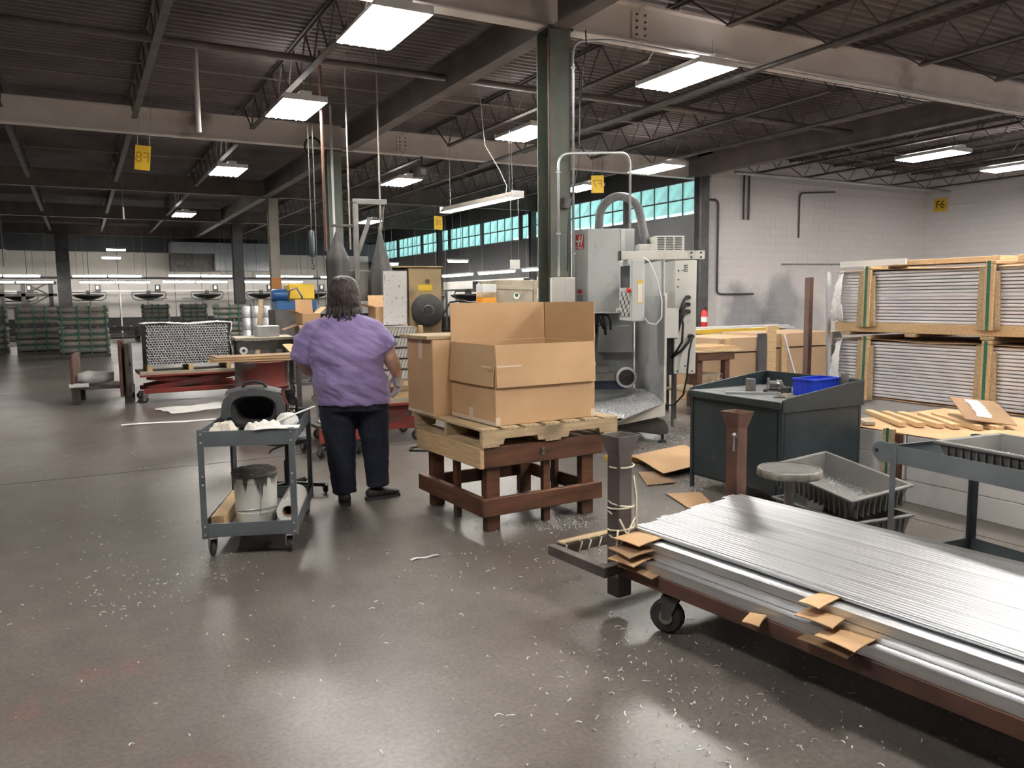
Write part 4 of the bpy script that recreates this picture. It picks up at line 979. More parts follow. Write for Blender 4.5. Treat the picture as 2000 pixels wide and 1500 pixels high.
    # ---- gloved hands
    def hand(name, W_, dirv, side, back, mm):
        """dirv: hand direction, side: towards thumb, back: back-of-hand normal"""
        d, s, n = Vector(dirv).normalized(), Vector(side).normalized(), Vector(back).normalized(); W_ = Vector(W_)
        P = lambda a, b_, c: tuple(W_+d*a+s*b_+n*c)
        def f(m):
            m.tube([P(-.06,0,0),P(0,0,0),P(.035,.0,0),P(.075,-.0,0.002),P(.09,0,0)], [.044,.036,.04,.042,.03], 12)
            for i, (b_, L_, r) in enumerate(((.03,.075,.0105),(.011,.085,.011),(-.009,.078,.0105),(-.028,.06,.0095))):
                m.tube([P(.07,b_*.9,.0),P(.095,b_*1.1,-.002),P(.095+L_*.42,b_*1.15,-.014-i*.004),P(.095+L_*.75,b_*1.1,-.04-i*.004),P(.095+L_*.85,b_*1.05,-.055-i*.003)], [r*1.05,r,r,r*.95,r*.7], 8)
            m.tube([P(.02,.03,-.008),P(.045,.05,-.02),P(.075,.056,-.035),P(.098,.048,-.045)], [.014,.0125,.0115,.008], 8)
        o = part(name, mm, t, f); fuse(o, .0052, 2, .4)
        return o
    hand('glove', RW, (.12,.25,-1), (-.5,.8,.1), (.95,.3,.15), glove)
    hand('glove', LH, (.75,.55,-.35), (.2,.2,.95), (-.5,.75,.1), glove)
    part('wrist_band', M['black'], t, lambda m: m.tube([(RW[0]-.005+.043*math.cos(q), RW[1]-.015+.043*math.sin(q), RW[2]+.055+.008*math.sin(q)) for q in [2*PI*k/18 for k in range(19)]], .007, 6), smooth=True)
build_person()
# ================================================================ MILLING MACHINE
MC = (4.9, 7.2, 0); MR = math.radians(-25)
def build_mill():
    t = thing('milling_machine', 'grey CNC milling machine with red logo and control pendant', 'machine', MC, MR)
    g, w, d, k = M['cnc'], M['cncw'], M['cncd'], M['black']
    # head cover with bevelled left corner
    part('head_cover', g, t, lambda m: m.prism([(.02,.42),(.40,.42),(.46,.48),(.46,1.3),(-.13,1.3),(-.13,.60)], 'z', 1.35, 2.285), bevel=.006)
    part('head_seam', d, t, lambda m: m.bx(.398,.402,.416,.42,1.36,2.28))
    part('head_skirt', w, t, lambda m: m.prism([(.01,.41),(.41,.41),(.47,.47),(.47,1.0),(-.14,1.0),(-.14,.59)], 'z', 1.33, 1.35))
    part('top_plate', g, t, lambda m: m.bx(.46,.60,.62,.65,1.9,2.30), bevel=.003)
    # logo on the bevelled corner
    lg = bpy.data.objects.new('logo', None); COL.objects.link(lg); lg.parent = t; lg.location = (-.056,.509,2.13); lg.rotation_euler = (0,0,-math.atan2(.18,.15)); lg.empty_display_size = .05
    B('logo_field', M['redbright'], lg, -.062,.062,-.003,0,-.07,.095, bevel=0)
    part('logo_mark', M['paper'], lg, lambda m: [m.prism([(x-.014,-.03),(x+.006,-.03),(x+.034,.085),(x+.014,.085)], 'y', -.0055, -.003) for x in (-.018,.022)]+[m.bx(-.055,.03,-.0055,-.003,.012,.03)])
    text('Haas', .055, (0,-.004,-.048), lg, M['paper'], name='logo_lettering', align='CENTER')
    lg2 = B('small_logo', M['redbright'], t, -.03,.03,-.002,0,-.022,.022, bevel=0); lg2.location = (-.06,.509,1.58); lg2.rotation_euler = (0,0,-math.atan2(.18,.15))
    for q in range(6):
        o = B('notice_line', M['dsteel'], t, -.045,.045,-.0015,0,-.0025,.0025, bevel=0); o.location = (-.056,.509,1.53-q*.014); o.rotation_euler = (0,0,-math.atan2(.18,.15))
    # spindle
    part('spindle', M['dsteel'], t, lambda m: m.lathe([(0,.93),(.012,.94),(.02,1.0),(.035,1.03),(.04,1.08),(.065,1.1),(.07,1.2),(.085,1.22),(.085,1.34)], 18, (.10,.62,0)), auto=35)
    for a in ((.0,.16,1.25),(.06,.2,1.18),(.12,.3,1.24)):
        part('coolant_hose', k, t, lambda m: m.tube([(.15,.56,1.34),(.15+a[0],.5,1.3),(.17+a[0],.47,a[2]),(.12+a[1]*.6,.5,a[2]-.1)], .012, 7), smooth=True)
    # column and back sheet
    part('machine_column', d, t, lambda m: m.bx(.02,.42,1.0,1.5,.3,1.4), bevel=.005)
    B('back_sheet', d, t, -.13, .62, .72, .74, .35, 1.34)
    B('way_cover', d, t, .16, .56, .5, .72, .87, 1.18)
    # table, saddle and vise
    B('work_table', M['steel'], t, -.75, .5, -.06, .21, .60, .68)
    B('saddle', mat('machine_blue', (.02,.03,.055), rough=.4), t, -.13, .38, .0, .5, .50, .60)
    B('table_base', d, t, -.13, .5, .1, .7, .3, .5)
    B('vise', M['steel'], t, -.12, .2, .0, .2, .68, .76)
    part('hand_wheel', M['galv'], t, lambda m: m.lathe([(.088,0),(.112,.004),(.115,.02),(.105,.028),(.09,.024),(.088,0)], 26, (.36,-.125,.64), 'y', cap=False), auto=35)
    part('hand_wheel_hub', k, t, lambda m: m.lathe([(0,-.012),(.025,-.01),(.03,.0),(.088,.012),(.088,.02),(.03,.02),(.03,.1)], 20, (.36,-.125,.64), 'y'), auto=35)
    part('air_line', k, t, lambda m: m.tube([(.0,-.07,.72),(.02,-.09,.66),(-.02,-.12,.55),(-.12,-.2,.42),(-.2,-.24,.36)], .012, 7), smooth=True)
    part('air_gun', M['galv'], t, lambda m: m.tube([(.0,-.07,.72),(.03,-.05,.80)], .016, 7), smooth=True)
    # right splash wall
    part('splash_wall', mat('splash_steel', (.46,.47,.47), (.36,.37,.37), rough=.38, metal=.3, scale=2.5, c3=(.25,.25,.25), s3=3), t, lambda m: m.bx(.634,.642,-.68,.72,.43,1.52), bevel=0)
    part('splash_wall_edge', w, t, lambda m: m.bx(.628,.65,-.70,-.68,.43,1.55))
    part('upper_side_panel', g, t, lambda m: m.bx(.634,.644,-.62,.72,1.52,1.88))
    # chip pan with pile of chips
    def pan(m):
        m.prism([(.64,-.70),(.64,.72),(-.13,.72),(-.13,.2),(-.9,.2),(-.9,-.75),(-.05,-.75)], 'z', .30, .33)
    part('chip_pan', d, t, pan)
    part('pan_lip', w, t, lambda m: m.add([(.64,-.71,.44),(-.05,-1.02,.25),(-.9,-1.02,.25),(-.9,-1.0,.235),(-.05,-1.0,.235),(.64,-.69,.425),(.64,-.70,.30),(-.05,-.75,.18),(-.9,-.75,.18)], [(0,1,4,5),(1,2,3,4),(0,6,7,1),(1,7,8,2),(5,4,7,6),(4,3,8,7)]))
    def chipf(u, v):
        x = -.12+.745*u; q = max(0, (x+.05)/.69); y0, z0 = -.99+.31*q, .245+.185*q
        y = y0+v*(.45-y0); h = z0+(.10-.05*q)*math.sin(PI*min(1, v*.9))**.7*(1 if v < .999 else 0)
        return (x, y, max(.31, h)+.012*mnoise.noise((u*16,v*16,2)))
    ch = part('chip_pile', M['chips'], t, lambda m: m.grid(chipf, 60, 60), smooth=False); ch['kind'] = 'stuff'; ripple(ch, .022, .012)
    # base and feet
    part('machine_base', d, t, lambda m: m.prism([(.6,-.5),(.6,1.4),(-.13,1.4),(-.13,.2),(-.8,.2),(-.8,-.5)], 'z', .1, .3), bevel=.01)
    part('leg_beam', M['dsteel'], t, lambda m: m.prism([(-.1,.30),(.5,.30),(.66,.24),(.70,.17),(.70,.10),(.62,.085),(.1,.17)], 'y', -.62, -.50), bevel=.006)
    part('levelling_foot', k, t, lambda m: m.lathe([(0,0),(.05,0),(.045,.015),(.015,.03),(.015,.1),(0,.1)], 14, (.65,-.56,0)), auto=40)
    for x, y in ((-.7,-.4),(-.06,1.3),(.55,1.3)): part('levelling_foot', k, t, lambda m: m.lathe([(0,0),(.05,0),(.045,.015),(.015,.03),(.015,.11),(0,.11)], 14, (x,y,0)), auto=40)
    # pendant arm and pendant
    B('pendant_arm', w, t, .20, 1.06, -.60, -.50, 1.885, 1.972)
    B('arm_end', k, t, .185, .2, -.61, -.49, 1.88, 1.975)
    for x in (.92,1.02):
        for z in (1.905,1.95): part('arm_bolt', k, t, lambda m: m.cyl((x,-.603,z), (x,-.599,z), .011, 10))
    p = bpy.data.objects.new('control_pendant', None); COL.objects.link(p); p.parent = t; p.location = (.34,-.55,1.575); p.rotation_euler = (0,0,-1.40); p.empty_display_size = .1
    part('pendant_case', g, p, lambda m: m.bx(-.17,.17,-.09,.05,-.31,.305), bevel=.008)
    B('screen', mat('dark_screen', (.03,.035,.04), rough=.15), p, -.13,.12,-.094,-.088,.03,.25, bevel=.002)
    B('keypad', mat('keypad_grey', (.4,.41,.4), (.3,.31,.31), rough=.5, scale=40), p, -.14,.14,-.094,-.088,-.27,.0, bevel=.002)
    for r in range(6):
        for c in range(7): B('key', M['cncw'] if (r+c) % 3 else M['dsteel'], p, -.13+c*.038,-.13+c*.038+.026,-.099,-.092,-.255+r*.041,-.255+r*.041+.026, bevel=0)
    part('stop_button', M['redbright'], p, lambda m: m.lathe([(.02,0),(.02,-.02),(.026,-.022),(.026,-.035),(0,-.04)], 14, (.14,-.09,-.0), 'y'), auto=40)
    part('jog_wheel', M['cncw'], p, lambda m: m.lathe([(.028,0),(.028,-.03),(.02,-.05),(0,-.05)], 14, (-.12,-.09,-.2), 'y'), auto=40)
    B('sticker', M['yellow'], p, .1705,.1715,-.03,.03,-.13,.10, bevel=0)
    B('sticker_panel', M['paper'], p, .1705,.1722,-.024,.024,-.12,.07, bevel=0)
    part('pendant_cable', M['paper'], p, lambda m: m.tube([(.172,.04,-.27),(.21,.08,-.33),(.25,.14,-.34),(.27,.19,-.27),(.25,.2,-.1),(.21,.16,.12),(.16,.1,.29),(.1,.06,.33)], .007, 6), smooth=True)
    part('pendant_knuckle', g, t, lambda m: m.cyl((.36,-.55,1.875),(.36,-.55,1.888), .05, 12))
    # electrical cabinet
    e = part('electrical_cabinet', w, t, lambda m: m.bx(.99,1.24,.28,1.1,.63,1.915), bevel=.006)
    B('vent_slot', k, e, 1.06,1.10,.277,.281,1.80,1.806, bevel=0)
    for q in range(4): B('vent_slot', k, e, 1.09,1.135,.276,.281,1.79+q*.022,1.798+q*.022, bevel=0)
    for q, (x, z) in enumerate(((1.03,1.80),(1.03,1.70),(1.025,1.62),(1.03,1.2),(1.12,.72),(1.03,.66),(1.2,.66))): part('hole', k, e, lambda m: m.cyl((x,.276,z),(x,.282,z), .010, 10))
    for q in range(5):
        B('notice_line', M['steel'], e, 1.1,1.18,.2775,.281,1.36-q*.015,1.363-q*.015, bevel=0)
    for q, z in enumerate((1.50,1.42,1.34)):
        part('cable_gland', k, e, lambda m: m.cyl((1.13,.28,z), (1.13,.20,z), .024, 10))
        part('cable', k, e, lambda m: m.tube([(1.13,.20,z),(1.08,.17,z-.01),(1.03,.17,z-.12),(.99,.2,z-.26-q*.02)], .014, 7), smooth=True)
    part('cable_gland', k, e, lambda m: m.cyl((1.17,.28,1.06), (1.17,.18,1.06), .026, 10))
    part('cable', k, e, lambda m: m.tube([(1.17,.18,1.06),(1.12,.15,1.0),(1.04,.17,.9),(.97,.3,.82)], .016, 7), smooth=True)
    part('cable', k, e, lambda m: m.tube([(1.17,.17,1.05),(1.13,.16,.9),(1.11,.17,.6),(1.08,.2,.4),(1.0,.3,.27),(.8,.5,.25)], .011, 7), smooth=True)
    part('cable', k, e, lambda m: m.tube([(1.03,.18,1.38),(1.06,.17,1.2),(1.05,.17,1.0),(.98,.25,.85)], .013, 7), smooth=True)
    B('cabinet_leg', M['dsteel'], t, 1.0,1.03,.4,.43,0,.64); B('cabinet_leg', M['dsteel'], t, 1.19,1.22,1.0,1.03,0,.64)
    B('junction_cover', M['cncw'], t, .66,.99,.10,.26,1.05,1.38)
    B('cabinet_gap', k, t, .70,.98,.3,.9,.62,1.05)
    # chiller box with vents on top
    a = part('vented_box', w, t, lambda m: m.bx(.76,1.10,.30,.62,2.0,2.19), bevel=.004)
    for q in range(9):
        for s in range(3): B('vent_slot', k, a, .79+s*.10,.87+s*.10,.297,.301,2.015+q*.019,2.024+q*.019, bevel=0)
    B('shelf_plate', M['steel'], t, .60,1.12,.28,.66,1.985,1.998)
    B('valve_box', w, t, .58,.76,.3,.5,2.0,2.10)
    # exhaust hose looping over
    part('exhaust_hose', mat('ribbed_hose', (.14,.14,.145), (.19,.19,.19), rough=.5, scale=20), t, lambda m: m.tube([(.20,.75,2.28),(.205,.75,2.36)]+[(.45-.245*math.cos(q), .75-.04*math.sin(q), 2.42+.26*math.sin(q)) for q in [PI*x/18 for x in range(1,18)]]+[(.70,.7,2.38),(.715,.62,2.22),(.715,.55,2.10)], .05, 14), smooth=True)
build_mill()
def column_fittings():
    # beige electrical box on the column
    t = thing('electrical_box', 'beige electrical box on the green column above the cartons', 'box', (4.66, 7.42, 1.42), -.45)
    part('box_case', M['cncw'], t, lambda m: m.bx(-.125,.125,-.12,.1,0,.31), bevel=.006)
    part('box_door', M['cncw'], t, lambda m: m.bx(.02,.122,-.126,-.118,.01,.30), bevel=.003)
    B('box_shelf', M['cncw'], t, -.16,.14,-.14,.1,-.02,-.002)
    gv = M['galv']
    def pipe(name, label, pts, r=.014, mm=gv, cat='conduit', clips=()):
        q = thing(name, label, cat, pts[0]); o = Vector(pts[0])
        # rounded corners
        P = [Vector(a)-o for a in pts]; out = [P[0]]
        for i in range(1, len(P)-1):
            a, b_, c = P[i-1], P[i], P[i+1]; R_ = min(.14, (a-b_).length*.45, (c-b_).length*.45)
            u, v = (a-b_).normalized(), (c-b_).normalized()
            for s in range(6):
                f = s/5; out.append((b_+u*R_)*(1-f)**2+b_*2*f*(1-f)+(b_+v*R_)*f*f)
        out.append(P[-1])
        part('pipe', mm, q, lambda m: m.tube(out, r, 8), smooth=True)
        for c in clips: part('clip', mm, q, lambda m: m.lathe([(r*1.2,-.008),(r*1.9,-.008),(r*1.9,.008),(r*1.2,.008)], 8, tuple(Vector(c)-o), 'z'))
        return q
    pipe('conduit_pipe', 'bright conduit down the right edge of the green column', [(4.875,7.53,1.74),(4.875,7.53,4.28),(5.35,7.52,4.36),(13.3,7.50,4.36)], clips=((4.875,7.53,4.0),(4.875,7.53,2.0)))
    pipe('conduit_pipe', 'bright conduit arching from green column to the milling machine', [(4.60,7.40,1.74),(4.60,7.40,3.05),(5.52,7.35,3.12),(5.52,7.35,2.285)], clips=((4.60,7.40,2.85),(4.60,7.40,2.2)))
    pipe('conduit_pipe', 'thin rusty conduit on the left of the green column', [(4.57,7.53,1.74),(4.57,7.53,4.35)], .010, M['rust'])
    pipe('cable_run', 'black cable sagging down the green column face', [(4.93,7.48,3.9),(4.9,7.45,3.0),(4.74,7.42,2.4),(4.7,7.38,1.8)], .006, M['black'], 'cable')
    pipe('cable_run', 'black cable from the roof girder to the column side', [(5.02,7.5,4.41),(5.02,7.48,4.2),(4.97,7.48,4.0),(4.95,7.5,3.6)], .007, M['black'], 'cable')
    B('switch_box', M['dsteel'], None, -.04,.04,-.03,.03,-.06,.06).location = (4.78,7.525,2.55)
    o = bpy.data.objects['switch_box']; tag(o, 'small dark switch box on the green column', 'switch')
    # block wall pipes
    dk = M['dsteel']; y = YW-.05
    pipe('wall_pipe', 'dark pipe dropping down the block wall then turning right', [(13.76,y,3.9),(14.1,y,3.9),(14.1,y,1.57),(15.35,y,1.57)], .022, dk, 'pipe')
    pipe('wall_pipe', 'short dark pipe on the block wall, left of a pair', [(14.95,y,4.6),(14.95,y,3.45)], .022, dk, 'pipe')
    pipe('wall_pipe', 'short dark pipe on the block wall, right of a pair', [(15.12,y,4.6),(15.12,y,3.45)], .022, dk, 'pipe')
    pipe('wall_pipe', 'dark pipe elbowing from the joists down the block wall', [(18.3,y,4.32),(16.95,y,4.22),(16.95,y,3.05)], .02, dk, 'pipe')
    pipe('wall_pipe', 'thin grey pipe low across the block wall corner', [(16.35,y,2.35),(XR-.07,y,2.42),(XR-.07,12.9,2.5),(XR-.07,12.9,1.8)], .014, M['steel'], 'pipe')
    pipe('roof_pipe', 'bright pipe along the top of the block wall', [(13.9,14.4,4.45),(22.2,14.4,4.45)], .04, M['galv'], 'pipe')
    pipe('roof_pipe', 'dark sprinkler main crossing the ceiling on the left', [(-12.9,10.6,4.62),(13.2,10.6,4.62)], .05, M['girder'], 'pipe')
    pipe('roof_pipe', 'long black pipe crossing the ceiling under the nearest beam', [(7.55,-.5,4.295),(7.55,15.3,4.295)], .035, M['dsteel'], 'pipe')
    for yy, lab in ((9.2,'first'),(12.9,'second'),(13.9,'third'),(17.3,'fourth'),(20.6,'fifth'),(2.6,'overhead'),(5.2,'overhead second')):
        pipe('bridging_bar', 'thin bridging bar across the roof joists, %s from the nearest beam' % lab, [(-12.9,yy,4.93),(13.2 if yy > 15 else 22.3,yy,4.93)], .014, mat('bridging', (.26,.22,.2), rough=.6), 'bar')
    pipe('hanging_pipe', 'pale vent pipe hanging from the roof on the left', [(1.62,12.2,5.06),(1.62,12.2,3.9)], .035, M['beam'], 'pipe')
column_fittings()
# ================================================================ RIGHT HAND STACKS
ORD = ['first','second','third','fourth','fifth','sixth','seventh','eighth','ninth','tenth','eleventh','twelfth','thirteenth','fourteenth','fifteenth','sixteenth','seventeenth','eighteenth']
def low_stack():
    gb = mat('grey_carton', (.58,.56,.545), (.48,.46,.45), rough=.75, scale=1.6, c3=(.3,.29,.28), s3=2.2, k3=(.58,.75))
    X0 = 5.2
    # three layers of flat grey-white cartons, two lengths
    for li in range(3):
        for bi, (y0, y1) in enumerate(((3.62, 4.22), (2.55, 3.605), (1.3, 2.535))):
            o = B('flat_carton', gb, None, 0, 1.45, y0, y1, 0, .161, bevel=.004); o.location = (X0+.725+random.uniform(-.006,.006), (y0+y1)/2, .0805+li*.1645)
            tag(o, 'long flat white carton in the low stack, %s layer, %s block' % (['bottom','middle','top'][li], ['far','middle','nearest'][bi]), 'carton', 'flat cartons in the low stack')
    # cardboard skin over the top and bent down the far end
    t = thing('cardboard_cover', 'torn brown cardboard sheet covering the low carton stack', 'cardboard', (X0, 1.3, .492))
    def top(u, v):
        x = .0+1.47*u; y = 2.98*v
        e = .03*mnoise.noise((v*9, 3.1, 0)) if u < .02 else 0
        return (x+e, y, .004+.005*mnoise.noise((u*3, v*7, 1)))
    part('top_sheet', M['card'], t, lambda m: m.grid(top, 14, 40, (0,0,.004)))
    part('end_flap', M['card2'], t, lambda m: m.grid(lambda u, v: (-.03-.05*math.sin(v*2.4)-.02*v, 2.94+.06*u+.03*v, .002-.44*v), 4, 12, (-.005,0,0)), smooth=True)
    # timbers lying on the cover
    for k in range(6):
        o = MB().box((0,0,0), (.62+.08*random.random(), .058, .036)).build('timber_batten', M['wood'], None, loc=(5.52+.05*k, 3.86-.055*k+.36, .525+(.0375 if k in (2,) else 0)), rot=(0,0,1.02+random.uniform(-.05,.05)), bevel=.002)
        o.location = (5.62+.075*k, 4.10-.10*k, .523); tag(o, 'pale timber batten on the low stack, %s of six from the far end' % ORD[k], 'timber', 'timber battens on the low stack')
    o = B('scrap_block', M['tan'], None, -.07,.07,-.04,.04,0,.03); o.location = (5.32,4.03,.521); o.rotation_euler = (0,0,.9); tag(o, 'short grey timber scrap at the stack corner', 'timber')
    o = MB().grid(lambda u, v: (-.33+.66*u, -.17+.34*v, .012*math.sin(3*u)), 8, 6, (0,0,.006)).build('cardboard_piece', M['card2'], None, loc=(6.1,3.62,.60), rot=(.1,-.14,.75)); tag(o, 'cardboard square with white torn paper leaning on the battens', 'cardboard')
    o2 = MB().grid(lambda u, v: (-.24+.5*u, -.06+.1*v+.02*mnoise.noise((u*12,v*5,0)), .012*math.sin(3*u)+.012), 20, 6).build('torn_paper', M['paper'], o, loc=(.0,.03,.002))
    for q, (x, y, a) in enumerate(((5.65,3.1,.2),(6.25,2.9,-.3),(5.9,2.5,.5))):
        o = MB().grid(lambda u, v: (-.3+.6*u, -.2+.4*v, .01+.012*math.sin(4*u+q)), 8, 6, (0,0,.004)).build('cardboard_piece', M['card'], None, loc=(x,y,.505), rot=(0,0,a)); tag(o, 'loose cardboard sheet on the low stack, %s from the battens' % ORD[q], 'cardboard')
    # banded timber uprights on the stack face
    for q, y in enumerate((3.72, 1.9)):
        t = thing('timber_upright', 'strapped timber upright on the low stack face, %s one' % ('far' if q == 0 else 'near'), 'timber', (X0-.045, y, 0), 0, 'uprights on the low stack')
        B('board', M['wood2'], t, -.02,.02,-.045,.04,0,.53); B('board', M['wooddk'] if q == 0 else M['wood'], t, -.0,.04,-.09,-.047,0,.5)
        part('strap', M['green'], t, lambda m: m.bx(-.0225,-.0205,-.012,.008,.0,.535))
    # rear low stack under the panel crates
    for li in range(3):
        for bi, (y0, y1) in enumerate(((3.9, 5.7), (2.0, 3.885))):
            o = B('flat_carton', gb, None, 0, 1.3, y0, y1, 0, .158, bevel=.004); o.location = (6.89+.65, (y0+y1)/2, .08+li*.161)
            tag(o, 'flat white carton under the panel crates, %s layer, %s block' % (['bottom','middle','top'][li], ['far','near'][bi]), 'carton', 'flat cartons under the panel crates')
    o = MB().grid(lambda u, v: (1.42*u-.05, 3.75*v, .004*mnoise.noise((u*4,v*9,0))), 10, 24, (0,0,.004)).build('cardboard_cover', M['card'], None, loc=(6.92,1.95,.4855)); tag(o, 'brown cardboard sheet under the panel crates', 'cardboard')
low_stack()
def panel_crates():
    PW = mat('panel_edge', (.80,.78,.80), (.72,.69,.72), rough=.45, scale=2)
    X0, Y0, Y1 = 6.88, 2.5, 5.62
    def crate(nm, zb, n, pt, xoff):
        me = MB().bx(0, 1.2, 0, Y1-Y0, 0, pt*.80).mesh('white_sheet'); me.materials.append(PW)
        for k in range(n):
            o = bpy.data.objects.new('white_sheet', me); COL.objects.link(o)
            o.location = (X0+xoff+random.uniform(0,.008), Y0+random.uniform(-.015,.015), zb+k*pt)
            b_ = o.modifiers.new('b','BEVEL'); b_.width = .006; b_.segments = 2
            tag(o, 'white sheet in the %s panel crate, %s from the bottom' % (nm, ORD[k]), 'sheet', 'white sheets in the %s crate' % nm)
        # dark spacer shims
        t = thing('panel_crate', '%s strapped timber crate of white panels by the block wall' % nm, 'crate', (X0+xoff, 0, zb))
        for q, y in enumerate((5.24, 4.03, 2.85)):
            tl = random.uniform(-.02,.05); H = n*pt
            u = part('upright', M['wood'], t, lambda m: m.bx(-.055,-.018,-.04,.045,-.045,H+.01), loc=(0,y,0), rot=(tl,0,0), bevel=.003)
            part('upright', M['wood2'], t, lambda m: m.bx(-.05,-.014,.05,.105,-.045,H+.0), loc=(0,y,0), rot=(tl+.02,0,0), bevel=.003)
            part('upright', M['wood2'], t, lambda m: m.bx(-.04,-.01,-.085,-.045,-.04,H-.05), loc=(0,y,0), rot=(tl-.03,0,0), bevel=.003)
            part('strap', M['green'], t, lambda m: m.bx(-.058,-.0555,-.008,.02,-.045,H+.045), loc=(0,y,0), rot=(tl,0,0))
            B('cross_batten', M['wood'], t, -.05,1.25,y-.045,y+.045,H+.016,H+.046)
        part('top_card', M['card2'], t, lambda m: m.grid(lambda u, v: (-.035+1.25*u, Y0+.02+(Y1-Y0-.02)*v, n*pt+.008+(.02*mnoise.noise((v*4,u*2,zb)) if u < .03 else 0)-(.03*max(0,mnoise.noise((v*3,1.7,zb))) if u < .02 else 0)), 10, 40, (0,0,.004)))
        # crumpled film at the far end
        f = part('end_film', M['plastic_film'], t, lambda m: m.grid(lambda u, v: (-.03+.10*u-.05*math.sin(3*v), Y1-.1+.12*u+.1*v*u, n*pt*(1-v)+.01), 10, 16, (-.004,.0,0)), smooth=True); ripple(f, .07, .08)
        return t
    crate('lower', .502, 17, .0325, 0)
    t = pallet_long('crate_pallet', 'long timber pallet between the two panel crates', (X0-.008, Y0, 1.103), Y1-Y0+.02)
    crate('upper', 1.235, 16, .0315, 0)
    # boards lying on top of the crates
    for q, (x0, x1, y0, y1, lab) in enumerate(((0,.3,4.1,5.2,'far'),(0,.25,2.6,3.95,'near'))):
        o = B('timber_board', M['wood'], None, x0, x1, y0, y1, 0, .05); o.location = (X0+.2+(x1-x0)/2, (y0+y1)/2, 1.235+16*.0315+.072); tag(o, 'pale timber board on top of the upper crate, %s one' % lab, 'timber')
    # sheets leaning at the far end
    o = MB().bx(-.02,.02,-.1,.1,0,1.7).build('rusty_plate', M['rust'], None, loc=(6.95,6.05,0), rot=(0,0,-.6), bevel=.003); tag(o, 'tall dark rusty plate standing behind the crates', 'plate')
    o = MB().bx(-.025,.025,-.012,.012,0,1.75).build('aluminium_strip', M['alu'], None, loc=(6.98,5.76,0), rot=(-.04,0,0)); tag(o, 'bright aluminium strip standing at the crate end', 'strip')
    o = MB().bx(0,.02,0,.75,0,.06).build('white_board', M['white'], None, loc=(6.95,5.0,1.86), rot=(0,0,0)); o.location = (7.0,4.95,1.793); tag(o, 'white board end resting on the upper crate', 'board')
def pallet_long(name, label, loc, L):
    t = thing(name, label, 'pallet', loc)
    for x in (0, .55, 1.15): B('runner', M['wood'], t, x, x+.045, 0, L, .035, .13)
    for k in range(5):
        y = .05+k*(L-.25)/4; B('bearer', M['wood2'], t, -.005, 1.2, y, y+.12, 0, .034)
    return t
panel_crates()
